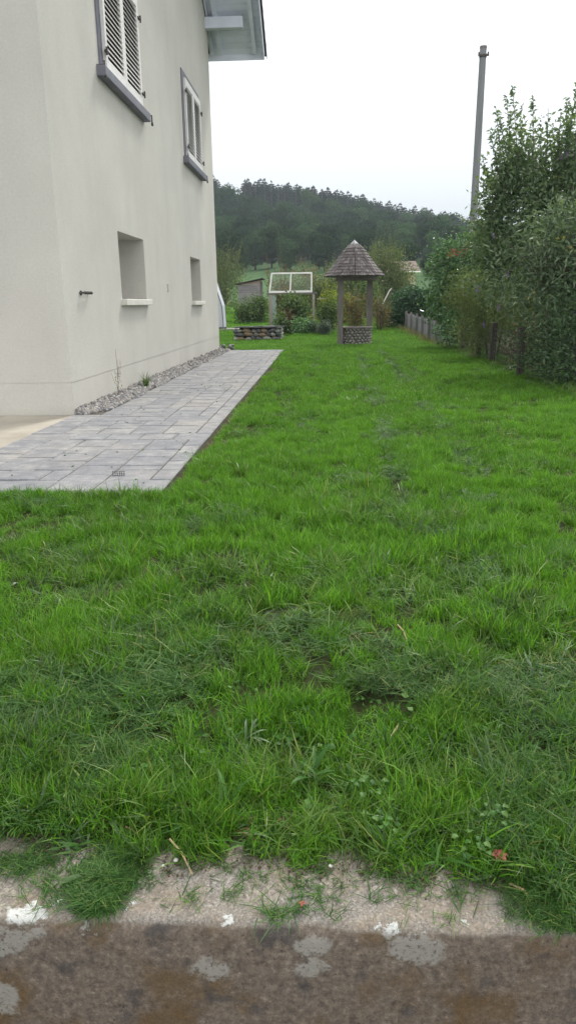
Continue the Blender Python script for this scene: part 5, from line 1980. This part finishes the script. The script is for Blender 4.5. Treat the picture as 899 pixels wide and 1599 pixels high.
def conifer(seed):
    random.seed(seed)
    H = 13
    vf = []
    n = 1700
    z = H * (1 - rng.uniform(0, 1, n) ** .6)
    z = np.clip(z, 1.5, H)
    lay = np.round(z / .75) * .75 + rng.normal(size=n) * .08
    r = (.6 + (H - lay) / H * 2.6) * np.clip((H - lay) / 1.2, .1, 1) * rng.uniform(.25, 1.05, n)
    a = rng.uniform(0, 2 * PI, n)
    P = np.stack([r * np.cos(a), r * np.sin(a), lay - r * .25], 1)
    D = np.stack([np.cos(a), np.sin(a), rng.uniform(-.5, .1, n)], 1)
    vf.append(leaves(P, D, .75, .45, .15, .15))
    vf.append(leaves(np.stack([np.zeros(8), np.zeros(8), np.full(8, H - .7)], 1), np.stack([rng.normal(size=8) * .15, rng.normal(size=8) * .15, np.ones(8)], 1), 1.1, .25))
    v1, f1 = join_vf(vf)
    t = MB()
    t.tube([(0, 0, -1), (0, 0, 6), (0, 0, 12.4)], [.25, .18, .05], 6)
    o = len(v1)
    tri = [(f[0] + o, f[i] + o, f[i + 1] + o) for f in t.f for i in range(1, len(f) - 1)]
    me = fast_mesh('conifer', np.concatenate([v1, np.array(t.v)]), np.concatenate([f1, np.array(tri)]))
    me.materials.append(L_con)
    me.materials.append(M_bark)
    mi = np.zeros(len(me.polygons), np.int32)
    mi[len(f1):] = 1
    me.polygons.foreach_set('material_index', mi)
    return me


wt = [wood_tree(100 + k, L_for[k % 3]) for k in range(7)]
ct = [conifer(200 + k) for k in range(4)]
random.seed(11)
np.random.seed(5)
nd = nc = 0
y = 122.0
while y < 262:
    half0, half1 = -.168 * y - 9, .185 * y + 26
    x = half0 + random.uniform(0, 4)
    while x < half1:
        xx, yy = x + random.uniform(-1.8, 1.8), y + random.uniform(-2.5, 2.5)
        con = yy > 240 + 12 * math.sin(xx * .11)
        if not con and nd < 299:
            s_ = random.uniform(.82, 1.12) * (.58 + .32 * max(0, min(1, (yy - 139) / 110)))
            o = link('woodland_tree', random.choice(wt), None, None, (xx, yy, float(terrain(xx, yy)) - .4), (0, 0, random.uniform(0, 6.28)), (s_ * 1.08, s_ * 1.08, s_ * random.uniform(.9, 1.15)))
            tag(o, 'broadleaved tree in the dense wood covering the hillside', 'tree', 'broadleaved trees of the hillside wood')
            nd += 1
        x += (random.uniform(4.8, 6.0) if y < 170 else random.uniform(5.8, 7.8)) if not con else 9
    y += 6.6 if y < 170 else 8.6
for row, yy0 in enumerate((258, 267, 276, 284, 290, 295)):
    x = -60.0 + row
    while x < 96 and nc < 297:
        s_ = random.uniform(.80, .92)
        xx, yy = x + random.uniform(-.6, .6), yy0 + random.uniform(-3, 3)
        if not (-37.5 < xx < -27.5 and yy > 255):
            o = link('conifer', random.choice(ct), None, None, (xx, yy, float(terrain(xx, yy)) - .5), (0, 0, random.uniform(0, 6.28)), (s_ * 1.1, s_ * 1.1, s_))
            tag(o, 'dark pointed conifer in the row along the crest of the hill', 'tree', 'conifers on the crest of the hill')
            nc += 1
        x += random.uniform(2.0, 2.9) if row in (2, 4) else random.uniform(3.6, 5.4)
for k in range(90):
    xx = random.uniform(9, 46)
    yy = random.uniform(92, 136)
    if xx / yy < .10:
        continue
    s_ = random.uniform(.42, .6) if abs(xx / yy - .127) > .022 else random.uniform(.28, .36)
    o = link('field_tree', random.choice(wt), None, None, (xx, yy, float(terrain(xx, yy)) - .3), (0, 0, random.uniform(0, 6.28)), (s_ * 1.1, s_ * 1.1, s_))
    tag(o, 'rounded tree among the field trees below the wood, right of the well', 'tree', 'field trees at the foot of the hill')
# large broadleaved tree on the left end of the crest
for u, vt, Y, lab in ((352, 277, 215, 'large rounded tree standing out at the left end of the crest beside the house wall'), (334, 283, 222, 'large rounded tree on the crest half hidden by the house wall')):
    p = at_y(u, vt, Y)
    z = float(terrain(p.x, Y))
    s_ = (p.z - z) / 11.0
    o = link('crest_tree', wt[2], None, None, (p.x, Y, z), (0, 0, u), (s_ * .95, s_ * .95, s_))
    tag(o, lab, 'tree')
print('wood', nd, nc)

# ================================================================== haze
mh = bpy.data.materials.new('haze')
mh.use_nodes = True
mh.node_tree.nodes.clear()
ho = mh.node_tree.nodes.new('ShaderNodeOutputMaterial')
pv = mh.node_tree.nodes.new('ShaderNodeVolumePrincipled')
pv.inputs['Color'].default_value = (.80, .91, 1, 1)
pv.inputs['Density'].default_value = .0006
mh.node_tree.links.new(pv.outputs[0], ho.inputs['Volume'])
mb = MB()
mb.box((0, 1580, 155), (5400, 3300, 320))
hz = mb.build('haze', mh)
hz.location = (0, 0, 0)
tag(hz, 'thin pale haze in the air over the meadow and hill', None, None, 'stuff')
